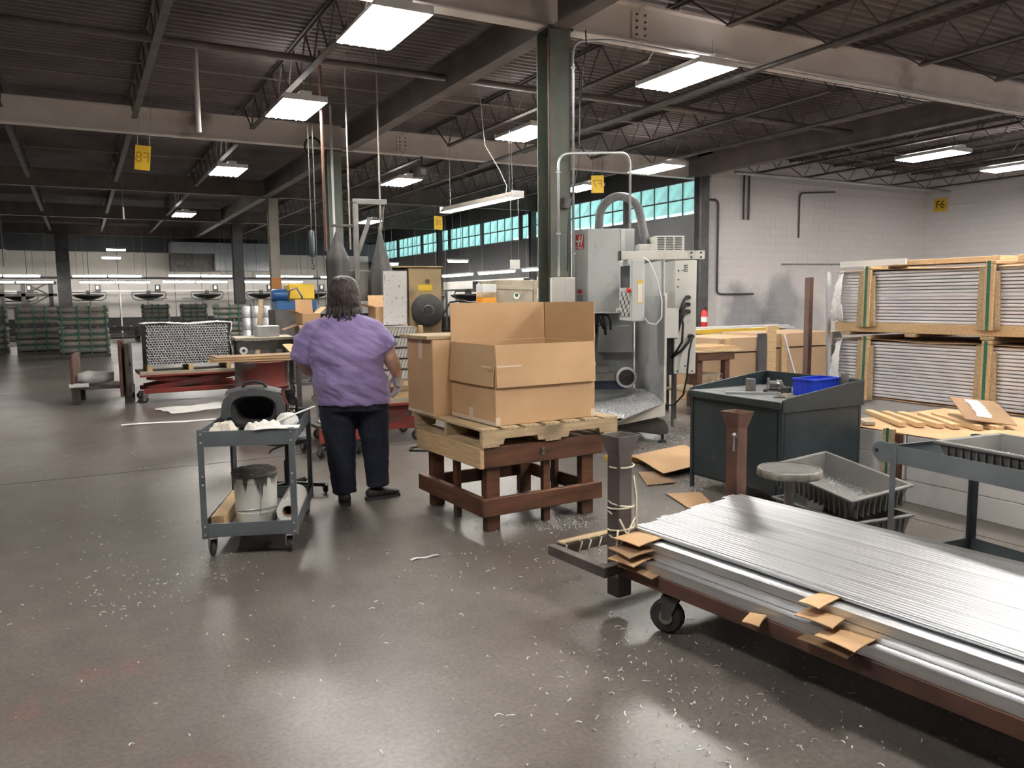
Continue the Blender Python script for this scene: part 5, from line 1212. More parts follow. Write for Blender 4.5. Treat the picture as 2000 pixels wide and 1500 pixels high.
def back_crates():
    # cardboard-sided crates against the block wall bay
    def crate(x0, x1, y, z1, lab, posts):
        t = thing('cardboard_crate', lab, 'crate', (x0, y, 0)); W = x1-x0
        B('crate_body', mat('crate_card', (.43,.29,.175), (.38,.25,.145), rough=.8, scale=1), t, 0, W, 0, 1.0, 0, z1-.22)
        B('crate_lid', mat('crate_lid_card', (.47,.32,.195), rough=.8), t, -.012, W+.012, -.012, 1.012, z1-.2, z1)
        for px_, w, zz, mm in posts: B('post', M[mm], t, px_, px_+w, -.055, -.013, 0, zz, bevel=.004)
    crate(7.75, 8.62, 8.25, .93, 'cardboard crate with pale posts behind the dark bench', ((.06,.08,.92,'wood'),(.68,.16,.98,'darkcol')))
    crate(8.80, 10.25, 8.30, .96, 'wide cardboard crate with lid behind the blue bin', ((-.15,.18,1.08,'wood'),(.16,.1,.95,'wood'),(1.26,.16,.96,'darkcol')))
    o = part('broom_handle', M['galv'], None, lambda m: m.cyl((0,0,0),(-.12,.25,.95), .016, 8), loc=(9.05,7.95,0)); tag(o, 'thin pale pole leaning on the wide crate', 'pole')
    # timber table with slats
    t = thing('timber_table', 'brown timber table stacked with pale slats beside the machine', 'table', (6.78, 7.6, 0), -.03)
    B('top_rail', M['wooddk'], t, 0, .60, 0, .05, .70, .80); B('top_rail', M['wooddk'], t, 0, .6, .8, .85, .70, .80)
    B('table_top', M['wood2'], t, -.05, .70, -.03, .9, .801, .825)
    for x, y in ((.03,.05),(.48,.05),(.03,.72),(.48,.72)): B('leg', M['wooddk'], t, x, x+.085, y, y+.085, 0, .70)
    B('shelf', M['wood2'], t, 0, .58, .02, .84, .28, .31); B('shelf_edge', M['wooddk'], t, 0, .58, .0, .03, .24, .33)
    for k in range(10):
        o = MB().box((0,0,0), (.7+random.random()*.1,.05,.022)).build('timber_lath', M['wood'], None, loc=(7.11+random.uniform(-.03,.03), 7.7+(k % 5)*.13, .838+(k//5)*.0235), rot=(0,0,-.03+random.uniform(-.06,.06)), bevel=.002)
        tag(o, 'pale wood lath on the brown table, %s course, %s from the front' % ('lower' if k < 5 else 'upper', ORD[k % 5]), 'lath', 'wood laths on the timber table')
    # wire mesh offcut under the table
    t = thing('wire_basket', 'grey wire basket on the shelf of the timber table', 'basket', (6.91, 7.66, .312))
    for k in range(6): part('wire', M['galv'], t, lambda m: m.tube([(.0+.066*k,0,.0),(.0+.066*k,0,.2),(.0+.066*k,.4,.2)], .004, 4))
    for k in range(4): part('wire', M['galv'], t, lambda m: m.cyl((0,0,.02+.06*k),(.33,0,.02+.06*k), .004, 4))
    # yellow guard rail by the wall
    t = thing('guard_rail', 'yellow guard rail in front of the block wall', 'rail', (9.0, 10.3, 0))
    B('rail', M['yellow'], t, -.4, 2.1, 0, .06, .88, .95); B('post', M['yellow'], t, .35, .47, 0, .1, 0, .88); B('post', M['yellow'], t, 1.9, 2.02, 0, .1, 0, .88)
    for q in range(4):
        o = MB().bx(-1.4,1.4,-.04,.04,0,.03).build('white_extrusion', M['white'], None, loc=(10.6,10.8+q*.1,.90+.031*(q % 2)), rot=(0,0,.02*q)); tag(o, 'long white extrusion on a rack by the block wall, %s from the front' % ORD[q], 'extrusion', 'white extrusions by the block wall')
    t = thing('stock_rack', 'low dark rack holding white extrusions', 'rack', (10.6, 10.95, 0))
    for x in (-1.1, 1.1): B('rack_leg', M['dsteel'], t, x-.04, x+.04, -.2, .36, 0, .898)
    # fire extinguisher
    t = thing('fire_extinguisher', 'red fire extinguisher hanging on the dark corner column', 'extinguisher', (13.36, 14.78, .76))
    part('cylinder', M['redbright'], t, lambda m: m.lathe([(0,0),(.075,.005),(.08,.03),(.08,.36),(.06,.41),(.025,.43),(.025,.45)], 18), auto=40)
    part('label_band', M['paper'], t, lambda m: m.lathe([(.0805,.14),(.0815,.14),(.0815,.27),(.0805,.27)], 18))
    part('valve', M['black'], t, lambda m: (m.bx(-.02,.06,-.015,.015,.45,.475), m.bx(-.02,.07,-.012,.012,.49,.5), m.tube([(.02,0,.46),(.09,0,.42),(.085,0,.2)], .01, 6)))
    part('bracket', M['dsteel'], t, lambda m: m.bx(-.02,.02,.07,.125,.1,.4))
back_crates()
# ================================================================ MIDDLE DISTANCE
def scissor_cart(name, label, loc, rz, W, D, zt, mm='red'):
    t = thing(name, label, 'lift cart', loc, rz); r = M[mm]
    B('platform', M['tan'], t, 0, W, 0, D, zt-.05, zt); B('platform_edge', M['red'], t, -.005, W+.005, -.01, 0, zt-.075, zt-.045)
    B('base_rail', r, t, .05, W-.05, .03, .09, .14, .21); B('base_rail', r, t, .05, W-.05, D-.09, D-.03, .14, .21)
    for y in (.1, D-.13):
        part('scissor_arm', r, t, lambda m: m.bar((.1,y,.2),(W-.1,y,zt-.08), .025, .09)); part('scissor_arm', r, t, lambda m: m.bar((.1,y+.03,zt-.08),(W-.1,y+.03,.2), .025, .09))
    part('pump', M['dsteel'], t, lambda m: m.cyl((W*.4,D*.5,.2),(W*.6,D*.5,.3), .05, 10))
    for x in (.08, W-.08):
        for y in (.07, D-.07): caster(t, (x,y,0), .055, .04, 'rubber', 'steel', swivel=1.4)
    return t
def middle():
    # ---- red lift with rack of white slatted parts, behind the person
    scissor_cart('lift_cart', 'red scissor lift cart behind the person, under white rack', (2.10, 7.95, 0), -.1, 1.12, .7, .47)
    t = thing('slat_rack', 'pale wooden rack of white slatted parts on the red lift', 'rack', (2.12, 7.97, .472), -.1)
    for x in (0, .52, 1.03):
        for y in (0, .6): B('rack_post', M['wood'], t, x, x+.045, y, y+.045, 0, .76)
    for z in (0, .12): B('rack_rail', M['wood'], t, 0, 1.07, 0, .04, z, z+.05); 
    B('rack_rail', M['wood'], t, 0, 1.07, .605, .645, 0, .05); B('rack_floor', M['wood2'], t, 0, 1.07, .04, .6, .17, .185)
    wl = mat('white_louvre', (.66,.64,.58), (.52,.5,.45), rough=.5, scale=80, stretch=(1,1,1), contrast=(.45,.55))
    for bx_ in (.06, .575):
        for k in range(5):
            z = .19+k*.115
            g_ = B('slat_bundle', mat('louvre_core', (.3,.29,.27), rough=.6), t, bx_, bx_+.43, .05, .58, z, z+.1, bevel=0)
            for q in range(13): B('slat', wl, g_, -.21+q*.0335, -.19+q*.0335, -.27, -.262, -.045, .045, bevel=0, rot=(0,.35,0))
    t = carton('small_carton', 'small open cardboard box on the rack right of the person', (2.80, 8.25, 1.236), -.05, .26, .3, .2, {'r': (.13,.9,.01), 'b': (.13,.3,.01), 'l': (.13, 1.3, .01)})
    o = part('perforated_sheet', mat('perforated_white', (.72,.71,.69), (.3,.3,.3), rough=.5, scale=30, contrast=(.62,.66), stretch=(1,1,1)), None, lambda m: m.bx(-.13,.13,-.004,.004,0,.58), loc=(3.0,8.2,1.237), rot=(.08,0,-.1)); tag(o, 'white speckled sheet standing beside the brown cabinet', 'sheet')
    # ---- old press with round black cover
    t = thing('old_press', 'ochre press cabinet with a large round black belt cover', 'machine', (3.71, 9.6, 0), -.25)
    B('press_body', M['ochre'], t, 0, .42, 0, .6, 0, 1.915); B('press_side', M['rustgrey'], t, -.30, -.005, .05, .55, 0, 1.90); B('press_top', M['ochre'], t, -.32, .44, -.02, .62, 1.916, 1.935)
    part('belt_cover', mat('cover_black', (.03,.029,.028), (.05,.048,.046), rough=.6, scale=9), t, lambda m: m.lathe([(0,-.10),(.05,-.10),(.05,-.085),(.07,-.085),(.19,-.06),(.21,-.045),(.21,0)], 36, (.235,0,1.37), 'y'), auto=35)
    part('cover_ring', M['steel'], t, lambda m: m.lathe([(.058,-.088),(.064,-.092),(.07,-.087)], 26, (.235,0,1.37), 'y', cap=False))
    B('worn_label', M['yellow'], t, .12, .3, -.004, 0, 1.62, 1.70, bevel=0)
    part('cover_bolt', M['rust'], t, lambda m: m.cyl((.24,-.012,1.74),(.24,0,1.74), .03, 10))
    part('hose', M['black'], t, lambda m: m.tube([(.40,-.16,1.1),(.41,-.16,1.32),(.5,-.18,1.47),(.64,-.18,1.49),(.78,-.16,1.46),(.9,-.1,1.38),(.92,.1,1.2),(.7,.3,1.1),(.41,.3,1.1)], .014, 7), smooth=True)
    # ---- dust collector with bags
    t = thing('dust_collector', 'dust collector with two hanging grey filter bags', 'dust collector', (2.83, 8.95, 0), -.2)
    B('mast', M['steel'], t, -.03, .03, -.03, .03, 0, 2.63); B('top_arm', M['steel'], t, -.03, .36, -.03, .03, 2.60, 2.66); B('side_arm', M['dsteel'], t, -.28, .0, -.02, .02, 2.34, 2.37)
    B('blower', M['steel'], t, -.1, .3, .08, .5, 1.5, 1.85); B('stand', M['dsteel'], t, -.2, .4, .0, .6, 0, .1)
    def bagshape(m, x, z0, z1, r):
        n = 24; secs = []
        for j in range(15):
            f = j/14; z = z0+(z1-z0)*f
            s = 1 if f < .62 else max(.08, 1-((f-.62)/.38)**.8*.95)
            secs.append((z, r*s*(1-.08*(1-f))))
        base = len(m.v)
        for z, rr in secs:
            for k in range(n):
                a = 2*PI*k/n; q = rr*(1+.09*math.cos(6*a+z*2)); m.v.append((x+q*math.cos(a), -.04+q*math.sin(a), z))
        for j in range(14):
            for k in range(n): m.f.append((base+j*n+k, base+j*n+(k+1) % n, base+(j+1)*n+(k+1) % n, base+(j+1)*n+k))
        m.f.append(tuple(base+k for k in range(n))); m.f.append(tuple(base+14*n+k for k in range(n)))
    part('filter_bag', M['bag'], t, lambda m: bagshape(m, .27, .95, 2.33, .155), smooth=True); part('filter_bag', M['bag'], t, lambda m: bagshape(m, -.22, 1.5, 2.30, .14), smooth=True)
    for x in (.25,.29): part('strap', M['dsteel'], t, lambda m: m.cyl((x,-.04,2.3),(.33,0,2.62), .008, 5))
    part('brace', M['steel'], t, lambda m: m.bar((.0,0,2.0),(.16,-.02,2.45), .03, .05))
    # ---- red drum with boards
    t = thing('steel_drum', 'dented red and grey steel drum under plywood boards', 'drum', (1.73, 9.04, 0))
    part('drum_shell', mat('drum_paint', (.21,.035,.028), (.13,.03,.025), rough=.5, scale=3, c3=(.16,.16,.15), s3=2.2, k3=(.5,.6)), t, lambda m: m.lathe([(0,.01),(.28,.0),(.295,.01),(.285,.03),(.285,.27),(.297,.285),(.285,.30),(.285,.56),(.297,.575),(.285,.59),(.285,.83),(.295,.845),(.285,.855),(.27,.84),(0,.835)], 32), auto=40)
    for k in range(4):
        o = MB().bx(-.62,.62,-.2,.2,0,.012).build('plywood_sheet', M['wood'] if k % 2 == 0 else M['card2'], None, loc=(1.80+.02*k, 9.04+.03*k, .858+k*.0135), rot=(0,0,-.12+.05*k)); tag(o, 'thin plywood sheet lying on the red drum, %s from the bottom' % ORD[k], 'sheet', 'plywood sheets on the drum')
    # ---- scissor lift with extrusion block at left
    scissor_cart('lift_cart', 'red scissor lift at left loaded with a silver block', (.72, 13.0, 0), .03, 1.55, .8, .47)
    t = thing('extrusion_block', 'silver block of stacked aluminium extrusion ends on red lift', 'aluminium stack', (.83, 13.05, .472), .03)
    for x in (0.0, .58, 1.14): B('skid', M['wood'], t, x, x+.07, 0, .7, 0, .09)
    m = MB(); rows, cols = 17, 30
    for r in range(rows):
        for c in range(cols):
            x, z = .005+c*1.17/cols+(.02 if r % 2 else 0)+random.uniform(-.004,.004), .092+r*.0362+random.uniform(-.002,.002)
            dy = random.uniform(-.012,.012)
            m.bx(x, x+.034, dy, .68, z, z+.010); m.bx(x, x+.010, dy, .68, z+.010, z+.032)
    st = m.build('extrusion_ends', mat('mill_finish', (.78,.78,.79), (.6,.6,.62), rough=.4, metal=.3, scale=30), t); B('stack_core', M['dsteel'], t, 0, 1.2, .02, .66, .09, .70, bevel=0); st['kind'] = 'stuff'
    f = part('wrap_sheet', M['plastic_film'], t, lambda m: m.grid(lambda u, v: (-.03+1.27*u, -.02+.74*v, .715+.012*math.sin(9*u)), 24, 10, (0,0,.004)), smooth=True); ripple(f, .05, .06)
    f = part('wrap_sheet', M['plastic_film'], t, lambda m: m.grid(lambda u, v: (1.225+.02*math.sin(8*v), 0+.7*u, .1+.61*v), 10, 14, (.004,0,0)), smooth=True); ripple(f, .05, .06)
    # ---- steel cradle with wrapped bundle
    t = thing('steel_cradle', 'low rusty steel cradle with tall ends beside the red lift', 'cradle', (-.15, 13.4, 0), -.12)
    B('cradle_floor', M['rustgrey'], t, 0, .75, 0, .7, .22, .27); B('end_wall', M['rust'], t, -.04, .0, -.05, .75, .1, .75); B('end_wall', M['rust'], t, .62, .66, -.15, .6, .1, .95); B('end_wall', M['rustgrey'], t, .70, .75, -.1, .7, .1, .9)
    for x, y in ((.0,.0),(.7,.0),(.0,.62),(.7,.62)): B('foot', M['dsteel'], t, x-.04, x+.06, y, y+.08, 0, .22)
    part('loose_rod', M['rust'], t, lambda m: m.cyl((.67,-.1,.93),(.76,.1,.55), .015, 6))
    f = part('wrapped_bundle', M['plastic_film'], None, lambda m: m.lathe([(0,-.25),(.07,-.24),(.1,-.1),(.09,.1),(.075,.24),(0,.25)], 18, axis='x'), loc=(.14,13.6,.38), smooth=True); ripple(f, .06, .05); tag(f, 'clear film wrapped bundle lying in the steel cradle', 'bundle')
    for q in range(2):
        o = MB().bx(-.16,.1,-.02,.02,0,.045).build('white_profile', M['white'], None, loc=(-.16,13.2,.28+.17*q)); o.location = (-.30, 13.35, .271+.0); 
        o.location = (-.32,13.35,.0) if False else (-.06,13.30+.12*q,.272); tag(o, 'white profile end poking left out of the cradle, %s one' % ('lower' if q == 0 else 'upper'), 'profile', 'white profiles in the cradle')
    # ---- benches with clutter in the middle
    t = thing('work_table', 'dark steel work table with pale top behind the drum', 'table', (1.95, 12.05, 0), -.08)
    B('table_top', M['tan'], t, 0, .85, 0, .8, .94, .98); B('apron', M['dsteel'], t, .02, .83, .02, .05, .8, .93)
    for x in (.03,.76):
        for y in (.03,.7): B('leg', M['dsteel'], t, x, x+.06, y, y+.06, 0, .94)
    B('lower_shelf', M['dsteel'], t, .03, .82, .05, .75, .42, .45); B('cross_rail', M['dsteel'], t, .03, .82, .03, .06, .6, .64)
    o = part('tape_roll', M['paper'], None, lambda m: m.lathe([(.025,0),(.055,0),(.055,.05),(.025,.05),(.025,0)], 18, axis='y', cap=False), loc=(2.05,11.97,.795), auto=40); tag(o, 'white tape roll hung on the work table leg', 'tape')
    o = part('green_box', M['green'], None, lambda m: (m.bx(-.12,.12,-.08,.08,0,.2), m.bx(-.06,.06,-.09,-.08,.05,.15)), loc=(2.32,12.3,.452), bevel=.006); tag(o, 'small green machine box under the work table', 'box')
    t = thing('work_table', 'cluttered dark bench under the brown carton', 'table', (2.62, 11.3, 0), -.05)
    B('table_top', M['dsteel'], t, 0, 1.0, 0, .7, .70, .745)
    for x in (.03,.9):
        for y in (.03,.6): B('leg', M['dsteel'], t, x, x+.06, y, y+.06, 0, .70)
    B('lower_shelf', M['steel'], t, .05, .95, .05, .65, .3, .33)
    carton('carton', 'brown open carton on the cluttered bench left of the person', (2.72, 11.42, .7465), -.1, .40, .42, .42, {'l': (.2, 1.9, .02), 'f': (.2, 2.6, .02), 'r': (.2,.5,.02)}, 'card2')
    carton('carton', 'light open carton with upright flap atop the brown one', (2.80, 11.5, 1.17), .15, .28, .26, .16, {'b': (.2,.05,.01), 'l': (.14,1.2,.02), 'r': (.14,.9,.02)})
    o = B('steel_bin', M['galv'], None, -.16,.16,-.14,.14,0,.16); o.location = (2.45,12.3,1.0625); tag(o, 'grey sheet metal bin on the work table', 'bin')
    o = MB().grid(lambda u, v: (-.16+.32*u, -.12+.24*v, .05*math.sin(3*u)), 8, 4, (0,0,.004)).build('cardboard_flap', M['card'], None, loc=(2.62,11.25,.80), rot=(.5,.3,.5)); tag(o, 'folded cardboard flap leaning on the cluttered bench', 'cardboard')
    for q in range(5):
        o = MB().bx(-.22,.22,-.03,.03,0,.02).build('dark_profile', M['dsteel'], None, loc=(2.33+.05*q,11.9+.07*q,.9), rot=(0,.12,.5)); o.location = (3.1+.02*q, 11.62, .332+.0215*q); o.rotation_euler = (0,0,.2+.1*q); tag(o, 'dark steel profile on the bench lower shelf, %s from the bottom' % ORD[q], 'profile', 'dark profiles under the bench')
    o = part('plank', M['wood2'], None, lambda m: m.bx(-.035,.035,-.012,.012,0,1.55), loc=(2.45,13.45,0), rot=(.02,.1,0)); tag(o, 'narrow plank leaning up beside the work table', 'plank')
    # ---- blue and yellow machine
    t = thing('blue_machine', 'blue motor machine with a yellow hood in the background', 'machine', (3.15, 15.0, 0))
    B('stand', M['dsteel'], t, 0, .75, 0, .6, 0, 1.35); B('motor_base', M['blue'] if False else mat('machine_blue2', (.02,.09,.25), rough=.4), t, .05, .8, .05, .5, 1.35, 1.52)
    part('motor', MATS['machine_blue2'], t, lambda m: m.lathe([(0,-.2),(.1,-.2),(.12,-.17),(.12,.17),(.1,.2),(0,.2)], 16, (.2,.25,1.62), 'x'), auto=40)
    B('hood', M['yellow'], t, .28, .78, .1, .5, 1.53, 1.83, bevel=.03)
    part('hose', M['steel'], t, lambda m: m.tube([(.25,0,1.5),(.27,-.05,1.7),(.4,-.08,1.75),(.5,-.05,1.6),(.52,0,1.4)], .02, 7), smooth=True)
    # ---- tan cabinet with stickers between press and column
    t = thing('tan_cabinet', 'tan metal cabinet with red and blue sticker beside the column', 'cabinet', (5.35, 10.35, 0), -.1)
    B('cabinet_body', M['tan'], t, 0, 1.1, 0, .7, 0, 1.78); B('cabinet_door', M['tan'], t, .60, 1.09, -.02, 0, .05, 1.74)
    B('dented_edge', M['tan'], t, .0, .62, -.012, 0, 1.64, 1.70, rot=(0,.03,0))
    B('sticker', M['paper'], t, .66, 1.0, -.024, -.021, 1.50, 1.66, bevel=0); B('sticker_print', M['redbright'], t, .68, .98, -.026, -.0235, 1.6, 1.645, bevel=0); B('sticker_print', mat('print_blue', (.03,.05,.25), rough=.6), t, .73, .99, -.026, -.0235, 1.53, 1.57, bevel=0)
    part('round_sticker', M['paper'], t, lambda m: m.cyl((.33,-.004,1.55),(.33,0,1.55), .05, 16)); part('round_sticker', M['green'], t, lambda m: m.cyl((.33,-.006,1.56),(.33,-.003,1.56), .03, 12))
    part('knob', M['black'], t, lambda m: m.cyl((.85,-.04,1.46),(.85,-.02,1.46), .018, 10))
    for q, (mm, z0, z1, nm, lab) in enumerate(((mat('orange_tub', (.72,.3,.02), rough=.5),1.38,1.53,'orange_tub','orange tub on a stand left of the tan cabinet'),(M['wood2'],1.531,1.60,'box_lid','tan box between the orange tub and white box'),(M['white'],1.601,1.72,'white_box','white box atop the orange tub'))):
        o = B(nm, mm, None, -.11,.11,-.11,.11,z0,z1); o.location = (5.17,10.3,(z0+z1)/2); tag(o, lab, 'box')
    t = thing('pedestal', 'narrow dark pedestal under the orange tub', 'stand', (5.17, 10.3, 0)); B('shaft', M['dsteel'], t, -.05,.05,-.05,.05,.03,1.35); B('foot', M['dsteel'], t, -.14,.14,-.14,.14,0,.03); B('head', M['dsteel'], t, -.12,.12,-.12,.12,1.35,1.379)
    # ---- floor scraps
    o = MB().grid(lambda u, v: (-.5+1.0*u+.1*mnoise.noise((v*3,u,1)), -.35+.7*v+.1*mnoise.noise((u*3,v,4)), .008+.012*mnoise.noise((u*5,v*5,2))), 16, 12, (0,0,.003)).build('plastic_sheet', M['paper'], None, loc=(1.42,12.0,0), rot=(0,0,.3)); tag(o, 'crumpled white plastic sheet on the floor by the drum', 'sheet')
    o = MB().grid(lambda u, v: (-.55+1.1*u, -.06+.12*v, .004+.004*math.sin(7*u)), 10, 2, (0,0,.003)).build('plastic_strip', M['paper'], None, loc=(.9,10.75,0), rot=(0,0,-.1)); tag(o, 'flat white plastic strip on the floor left of the drum', 'strip')
    t = thing('scrap_cart', 'low cart with swarf bags and tangled strips beside the person', 'cart', (1.9, 7.35, 0), .1)
    B('deck', M['dsteel'], t, 0, .5, 0, .6, .3, .33); B('frame', M['red'], t, .0, .5, -.02, .0, .16, .3); B('post', M['dsteel'], t, .34, .38, .5, .54, .33, 1.0)
    for x in (.06,.44):
        for y in (.06,.54): caster(t, (x,y,0), .05, .035, 'rubber', 'steel', .3)
    f = part('swarf_bag', M['chips'], None, lambda m: m.lathe([(0,0),(.14,.01),(.17,.1),(.13,.22),(.05,.27),(0,.27)], 16), loc=(2.13,7.62,.332), smooth=True); ripple(f, .09, .05); tag(f, 'clear bag of silver swarf on the scrap cart', 'bag')
    part('fan_disc', M['black'], t, lambda m: m.lathe([(.09,0),(.11,.01),(.11,.03),(.09,.035)], 20, (.5,.1,.45), 'x')); 
    for q in range(4):
        o = MB().tube([(0,0,0),(.2,.05,.03*q),(.35,.02,.1)], .008, 5).build('plastic_trim', M['paper'], None, loc=(1.95,7.42+.05*q,.345), rot=(0,0,-.4+.3*q)); tag(o, 'thin white trim strip on the scrap cart, %s from the front' % ORD[q], 'strip', 'trim strips on the scrap cart')
    o = part('power_cable', M['black'], None, lambda m: m.tube([(.3,-.1,.01),(.1,-.12,.01),(-.05,-.02,.01),(0,.1,.012),(.15,.16,.01),(.5,.1,.01)], .011, 7), loc=(2.85,7.35,0), smooth=True); tag(o, 'black cable loop on the floor left of the timber stand', 'cable')
    # cardboard sheets on the floor before the machine
    def fsheet(pts, z, lab, mm='card', h=.02):
        c = Vector((sum(q[0] for q in pts)/4, sum(q[1] for q in pts)/4, 0))
        f = lambda u, v: tuple((Vector((*pts[0],0))*(1-u)*(1-v)+Vector((*pts[1],0))*u*(1-v)+Vector((*pts[2],0))*u*v+Vector((*pts[3],0))*(1-u)*v)-c+Vector((0,0,.002+h*math.sin(PI*u)*math.sin(PI*v)**.5*.6+h*(.5+.5*math.sin(5*u+2*v))*.5)))
        o = MB().grid(f, 12, 8, (0,0,.004)).build('cardboard_sheet', M[mm], None, loc=(c.x,c.y,z)); tag(o, lab, 'cardboard', 'cardboard sheets on the floor')
    fsheet(((4.35,5.75),(4.15,5.05),(4.9,5.2),(5.1,5.9)), .05, 'buckled cardboard sheet with chips on the floor before the machine', h=.03)
    fsheet(((4.12,5.35),(3.9,4.95),(4.16,4.9),(4.3,5.3)), .002, 'thin cardboard strip on the floor beside the cabinet', 'card2', .012)
    fsheet(((3.85,4.65),(3.65,4.05),(3.82,4.0),(4.1,4.55)), .002, 'cardboard strip on the floor at the cabinet foot', 'card', .01)
    o = B('yellow_batten', M['yellow'], None, -.3,.3,-.03,.03,0,.045); o.location = (4.42,5.75,.0235); o.rotation_euler = (0,0,-.75); tag(o, 'yellow wood batten under the buckled floor cardboard', 'batten')
middle()
# ================================================================ FAR END
def far_end():
    # ---- stacks of banded rolls
    def roll_stack(loc, rz, lab, rows=7, L=1.25, r=.085, gap=4):
        t = thing('roll_stack', lab, 'roll stack', loc, rz, 'banded roll stacks')
        z = .12; B('skid', M['dsteel'], t, -L/2, L/2, -.35, .35, 0, .1)
        me = MB().lathe([(0,-L/2),(r*.9,-L/2),(r,-L/2+.02),(r,L/2-.02),(r*.9,L/2),(0,L/2)], 14, (0,0,0), 'x').mesh('roll', True); me.materials.append(M['roll'])
        for k in range(rows):
            if k == gap: z += .08
            for y in (-.22, .02, .24): link(me, 'roll', None, t, (random.uniform(-.02,.02), y, z+r))
            z += 2*r+.006
        for x in (-L*.44, -L*.12, L*.12, L*.44):
            part('green_strap', M['green'], t, lambda m: (m.bx(x-.018,x+.018,-.33,-.305,.08,z+.02), m.bx(x-.018,x+.018,-.33,.35,z+.01,z+.025), m.bx(x-.018,x+.018,.33,.35,.08,z+.01)))
        for zz in (.1+2*r*1.0, .1+2*r*3+.02, .1+2*r*5+.1): part('green_band', M['green'], t, lambda m: m.bx(-L*.46,L*.46,-.318,-.308,zz,zz+.03))
        return t
    base = roll_stack((-1.1, 27.7, 0), .05, 'tall stack of grey rolls with green bands, second from the left')
    copy_tree(base, None, (.05, 25.6, 0), .03, 'tall stack of grey rolls with green bands nearest the silver block')
    copy_tree(base, None, (-2.65, 29.3, 0), .02, 'tall roll stack with green bands cut by the left edge')
    copy_tree(base, None, (4.75, 29.6, 0), .0, 'roll stack with green bands in front of the dark column')
    s2 = roll_stack((2.65, 35.2, .62), 0, 'short banded roll stack on the conveyor, left of two', rows=4, L=1.0, gap=9)
    copy_tree(s2, None, (4.1, 35.2, .62), 0, 'short banded roll stack on the conveyor, right of two')
    # ---- silver rolls standing upright near the grey column
    t = None
    for i in range(5):
        for k in range(3):
            o = part('foil_roll', M['galv'], None, lambda m: m.lathe([(0,0),(.1,0),(.105,.02),(.105,.26),(.09,.28),(0,.28)], 14), loc=(3.45+.23*i, 19.6, .56+.283*k), auto=40) if t is None else None
            if o is None:
                o = t.copy(); COL.objects.link(o); o.location = (3.45+.23*i, 19.6, .56+.283*k)
            else: t = o
            tag(o, 'upright silver roll by the grey column, %s from left, %s tier' % (ORD[i], ['lower','middle','upper'][k]), 'roll', 'silver rolls by the grey column')
    q = thing('roll_bench', 'low dark bench under the silver rolls', 'bench', (3.3, 19.3, 0)); B('bench_top', M['dsteel'], q, 0, 1.25, 0, .6, .5, .558); B('bench_side', M['dsteel'], q, .05, 1.2, .05, .1, .1, .5)
    for x in (.02, 1.17): B('leg', M['dsteel'], q, x, x+.06, .05, .5, 0, .5)
    # ---- roller conveyors along the end wall
    for i, (x0, x1, lab) in enumerate(((-12.5,-3.2,'left'),(-2.9,2.0,'middle'),(2.2,7.6,'right'),(7.9,13.2,'far right'))):
        t = thing('roller_conveyor', 'dark roller conveyor along the far wall, %s length' % lab, 'conveyor', (x0, 34.6, 0)); L = x1-x0
        B('frame_rail', M['dsteel'], t, 0, L, 0, .08, .44, .6); B('frame_rail', M['dsteel'], t, 0, L, 1.2, 1.28, .44, .6); B('lower_rail', M['dsteel'], t, 0, L, .0, .06, .12, .2)
        n = max(3, int(L/1.2))
        for k in range(n+1):
            B('leg', M['dsteel'], t, k*(L-.12)/n, k*(L-.12)/n+.12, .0, .1, 0, .44); B('leg', M['dsteel'], t, k*(L-.12)/n, k*(L-.12)/n+.12, 1.18, 1.28, 0, .44)
        rl = MB().cyl((0,.08,.56),(0,1.2,.56), .04, 8).mesh('roller'); rl.materials.append(M['roll'])
        for k in range(int(L/.3)): link(rl, 'roller', None, t, (.15+.3*k,0,0))
        for k in range(n): B('guard_plate', M['roll'], t, k*(L-.1)/n+.25, k*(L-.1)/n+.85, -.012, -.0, .26, .34, bevel=0)
    # ---- trolleys on an overhead rail in front of the white panels
    t = thing('trolley_rail', 'long pale rail crossing before the white far panels', 'rail', (0,39.9,0))
    B('rail', M['cncw'], t, -12, 13, -.03, .03, 2.02, 2.09)
    for x in (-11.5,-7.2,-3.5,1.6,6.5,9.2,12.6): B('rail_post', M['cncw'], t, x-.03, x+.03, .03, .09, 0, 2.09)
    tr = thing('rail_trolley', 'black saucer trolley on the pale rail, second from left', 'trolley', (.33, 39.75, 1.72), 0, 'rail trolleys')
    part('saucer', M['black'], tr, lambda m: m.lathe([(0,-.06),(.2,-.05),(.5,.06),(.62,.13),(.62,.17),(.3,.2),(0,.2)], 22), auto=40)
    part('hoop', M['dsteel'], tr, lambda m: m.tube([(-.68,-.1,.28),(-.72,-.1,.2),(-.66,-.1,0),(-.5,-.1,-.08),(.5,-.1,-.08),(.66,-.1,0),(.72,-.1,.2),(.68,-.1,.28),(-.68,-.1,.28)], .022, 6), smooth=True)
    B('motor_box', M['dsteel'], tr, .28, .5, -.12, .12, .25, .62); B('indicator', emat('indicator_glow', (1,.97,.9), 1.5), tr, .33, .41, -.13, -.12, .42, .56)
    B('hook_plate', M['dsteel'], tr, -.08, .08, -.05, .12, .2, .36)
    for x, lab in ((-2.26,'leftmost'),(2.76,'third from left'),(5.26,'fourth from left'),(7.75,'fifth from left'),(10.3,'sixth, behind the person'),(-4.8,'beyond the left edge')): copy_tree(tr, None, (x,39.75,1.72), 0, 'black saucer trolley on the pale rail, %s' % lab)
    # ---- lattice frame by the black column at far left
    t = thing('lattice_frame', 'dark braced steel frame at the far left wall', 'frame', (-2.9, 38.9, 0))
    for x in (0, .75, 1.75): B('upright', M['dsteel'], t, x, x+.16, 0, .14, 0, 2.45)
    for z in (2.33, 1.83, 1.3): B('crossbar', M['dsteel'], t, -1.6, 2.05, 0, .12, z, z+.12)
